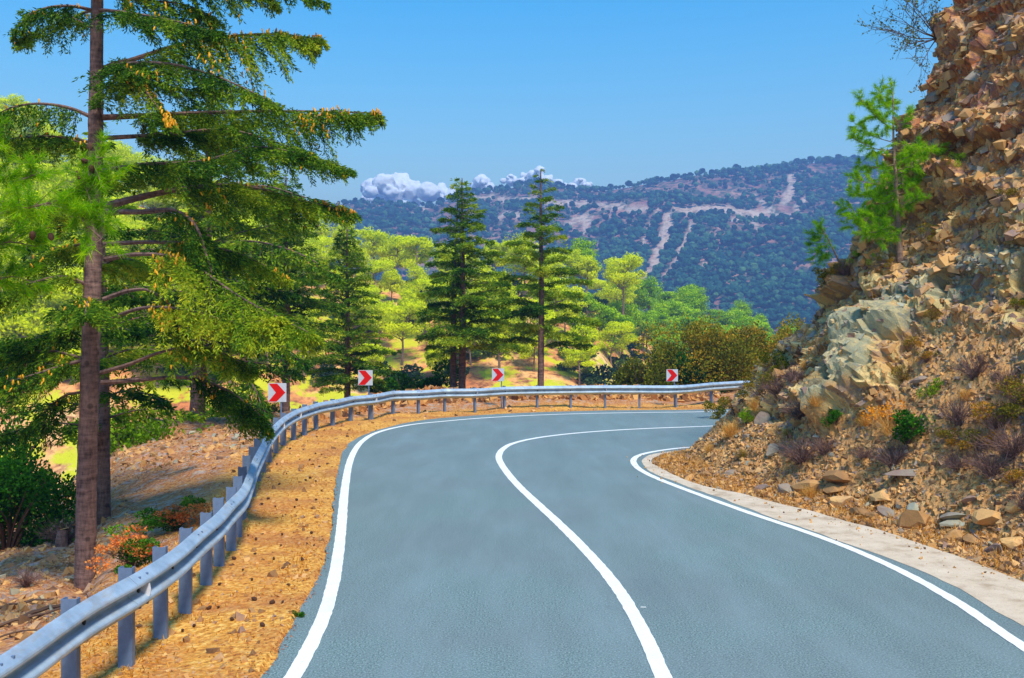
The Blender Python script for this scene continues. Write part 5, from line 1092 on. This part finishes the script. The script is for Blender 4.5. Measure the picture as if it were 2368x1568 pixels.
# ------------------------------------------------------------------ pines with long needles: left edge and rock slope
def needle_tufts(acc, C, Dr, L, n, rng, W=.0035, tint=.5, spread=.7):
    m = len(C); d = unit(Dr[:, None] + rng.normal(0, spread, (m, n, 3))); b = C[:, None] + rng.normal(0, .012, (m, n, 3)) - Dr[:, None] * L * .4 * rng.random((m, n, 1)); s = unit(np.cross(d, rng.standard_normal((m, n, 3)))) * W
    e = b + d * L * (.7 + .5 * rng.random((m, n, 1))) - A([0, 0, .12 * L]); V = np.stack([b - s, b + s, e], 2).reshape(-1, 3); acc.add(V, np.arange(3 * m * n).reshape(-1, 3), np.clip(tint + .15 * rng.standard_normal(m * n) + np.repeat(.12 * rng.standard_normal(m), n), 0, 1))
def needle_pine(root, trunkP, trunkR, limbs, L, n, seed, tint=.5, W=.0035, step=.09, coneP=()):
    rng = np.random.default_rng(seed); tr, wd, nd = Acc(), Acc(), Acc(); Q = spline(trunkP, 8); tube(tr, Q, np.interp(np.linspace(0, 1, len(Q)), np.linspace(0, 1, len(trunkR)), trunkR), 10, bumpy=.04, rng=rng); tr.build('trunk', M['pine_bark'], root, smooth_=True)
    for P, r, k in limbs:
        Q = spline(A(P), 6); tube(wd, Q, np.linspace(r, r * .35, len(Q)), 6); Q = resample(Q, step); T = unit(np.gradient(Q, axis=0)); t_ = np.linspace(0, 1, len(Q)); Cs = []; Ds = []
        for j in range(len(Q)):
            if t_[j] < .15: continue
            for q in range(k):
                d = unit(T[j] * .6 + rng.normal(0, .6, 3) + [0, 0, .25]); ln = L * rng.uniform(.8, 2.6); e = Q[j] + d * ln; wd_ = np.stack([Q[j], (Q[j] + e) / 2 + [0, 0, .01], e]); tube(wd, wd_, [r * .3, r * .25, r * .2], 3, cap=False)
                for w in (.55, .8, 1.0): Cs.append(Q[j] + d * ln * w); Ds.append(d)
        if Cs: needle_tufts(nd, A(Cs), A(Ds), L, n, rng, W, tint)
    wd.build('branches', M['pine_bark'], root); nd.build('needles', M['aleppo'], root)
    for c in coneP:
        a = Acc(); a.add((ICO2_V * (1 + .1 * np.sin(ICO2_V[:, 2:3] * 20))) * A([.026, .026, .040]), ICO2_F); o = a.build('cone', M['brown_cone'], root); o.location = c; o.rotation_euler = (rng.normal(2.6, .5), rng.normal(0, .5), 0)
x0, y0 = WX(-170, 8.2), 8.2; z0 = on_ground(x0, y0) - .1; rt = empty('pine_tree', (x0, y0, z0), 'long needled bright green pine reaching in from the left edge', 'pine tree'); Lr = A([x0, y0, z0])
def LP(*pts): return [PP(px, py, 8.2 + d) - Lr for px, py, d in pts]
needle_pine(rt, A([(0, 0, -.3), (.05, 0, 1.5), (.0, .1, 3.2), (.15, .1, 5.2)]), [.14, .11, .08, .03],
            [(LP((-165, 560, 0), (-60, 512, -.1), (30, 486, -.15), (120, 468, -.2), (170, 444, -.2), (205, 405, -.2), (225, 365, -.2)), .014, 3), (LP((110, 470, -.2), (160, 480, -.2), (200, 520, -.25), (235, 552, -.3)), .007, 2), (LP((150, 455, -.2), (195, 440, -.1), (245, 425, -.1)), .006, 2),
             (LP((-160, 420, .1), (-60, 410, .2), (30, 420, .2), (90, 400, .2)), .012, 3), (LP((-160, 640, .1), (-60, 590, 0), (20, 560, .1), (80, 570, .2)), .012, 3), (LP((-160, 720, 0), (-50, 660, .1), (30, 640, .2), (70, 650, .2)), .010, 2), (LP((-160, 300, 0), (-80, 330, .1), (-20, 330, .1)), .01, 3), (LP((195, 425, -.2), (210, 470, -.2), (215, 500, -.2)), .005, 3)],
            .11, 26, 41, .5, .0028, .07, [PP(px, py, 8.0) - Lr for px, py in ((195, 372), (212, 392), (180, 402), (196, 500), (75, 545), (118, 548), (186, 410), (208, 340))])
h = edge_cast(2078, 596); p = A(h[0]); rt = empty('pine_tree', p, 'young bright green pine growing out of the rock slope at the right', 'pine tree'); YY = p[1]
def LQ(*pts): return [PP(px, py, YY + d) - p for px, py, d in pts]
rl = np.random.default_rng(3); LB = []
for px, py, ex, ey in [(2068, 250, 2030, 215), (2066, 300, 1995, 235), (2066, 330, 1975, 285), (2068, 350, 1972, 320), (2070, 300, 2095, 268), (2070, 380, 1990, 380), (2070, 370, 2130, 340), (2070, 395, 2165, 345), (2072, 420, 1975, 415), (2072, 440, 1968, 450), (2072, 450, 2130, 415), (2074, 480, 1980, 505), (2074, 500, 1950, 480), (2075, 510, 2000, 540), (2075, 470, 2120, 460), (2075, 520, 2040, 560), (2066, 235, 2062, 205), (2075, 455, 2020, 470), (2073, 405, 2030, 440), (2075, 540, 1975, 520), (2072, 430, 2060, 500), (2074, 400, 2100, 380)]:
    dd = rl.normal(0, .45); LB.append((LQ((px, py, 0), ((px + ex) / 2, (py + ey) / 2 + 8, dd * .5), (ex, ey, dd)), .009, 3))
needle_pine(rt, A(LQ((2080, 606, 0), (2078, 540, 0), (2073, 460, 0), (2066, 340, 0), (2064, 222, 0))), [.065, .055, .038, .022, .008], LB, .11, 24, 42, .55, .0042, .10, [PP(px, py, YY - .1) - p for px, py in ((2035, 268), (2066, 262), (2070, 288), (2075, 383))])
h = edge_cast(1938, 600); p = A(h[0]); rt = empty('pine_tree', p, 'small pine seedling leaning out from the edge of the rock slope', 'pine tree'); YY = p[1]
needle_pine(rt, A(LQ((1940, 605, 0), (1925, 575, 0), (1910, 545, 0), (1900, 528, 0))), [.02, .015, .01, .005], [(LQ((1912, 548, 0), (1900, 540, .1), (1882, 545, .2)), .006, 4), (LQ((1905, 535, 0), (1898, 528, 0), (1895, 522, 0)), .006, 5), (LQ((1915, 560, 0), (1898, 575, -.1), (1885, 590, -.1)), .006, 4), (LQ((1920, 568, 0), (1910, 585, .1), (1905, 600, .1)), .005, 4), (LQ((1910, 545, 0), (1890, 560, .1), (1878, 565, .2)), .005, 4)], .10, 16, 43, .38, .0034, .07)
# bare bush hanging over the top of the rock
h = edge_cast(2165, 90); p = A(h[0]); rt = empty('thorn_bush', p, 'half bare dark bush hanging over the top of the rock against the sky', 'bush'); YY = p[1]; st, lf = Acc(), Acc(); rl = np.random.default_rng(8)
def grow(P, d, L, r, lev):
    Q = [P]
    for k in range(6): d = unit(d + rl.normal(0, .12, 3) + A([0, 0, .02])); Q.append(Q[-1] + d * L / 6)
    tube(st, A(Q), np.linspace(r, r * .45, 7), 4 if lev < 2 else 3, .3, cap=False)
    if lev >= 3:
        if rl.random() < .5: leaves(lf, A(Q[2:]) + rl.normal(0, .02, (5, 3)), rnd_dir(rl, 5), .045, .018, np.clip(rl.normal(.25, .15, 5), 0, 1), rl)
        return
    for k in range(6 if lev < 2 else 6):
        q = Q[rl.integers(2, 7)]; grow(q, unit(d + rl.normal(0, .55, 3) * [1, .8, 1]), L * rl.uniform(.45, .7), r * .5, lev + 1)
for ex, ey in [(2060, 10), (2035, 60), (2045, 120), (2065, 165), (2090, 190), (2100, -20), (2130, -40), (2080, 100), (2110, 60), (2150, 10)]:
    e = PP(ex, ey, YY + rl.normal(0, .4)) - p; grow(A([0, 0, 0.]), unit(e), np.linalg.norm(e) * .70, .013, 1)
st.build('twigs', M['stem'], rt); lf.build('leaves', M['l_olive'], rt)
# ------------------------------------------------------------------ haze
hz = Acc(); box(hz, (0, 570, 70), (16000, 2040, 292))
t = NT('haze'); v_ = t.n('VolumePrincipled', Color=(.34, .54, 1.0, 1), Density=HAZE)
v_.inputs['Anisotropy'].default_value = .2
t.t.links.new(v_.outputs[0], t.out.inputs['Volume'])
hzo = hz.build('haze', t.m); tag(hzo, kind='stuff')
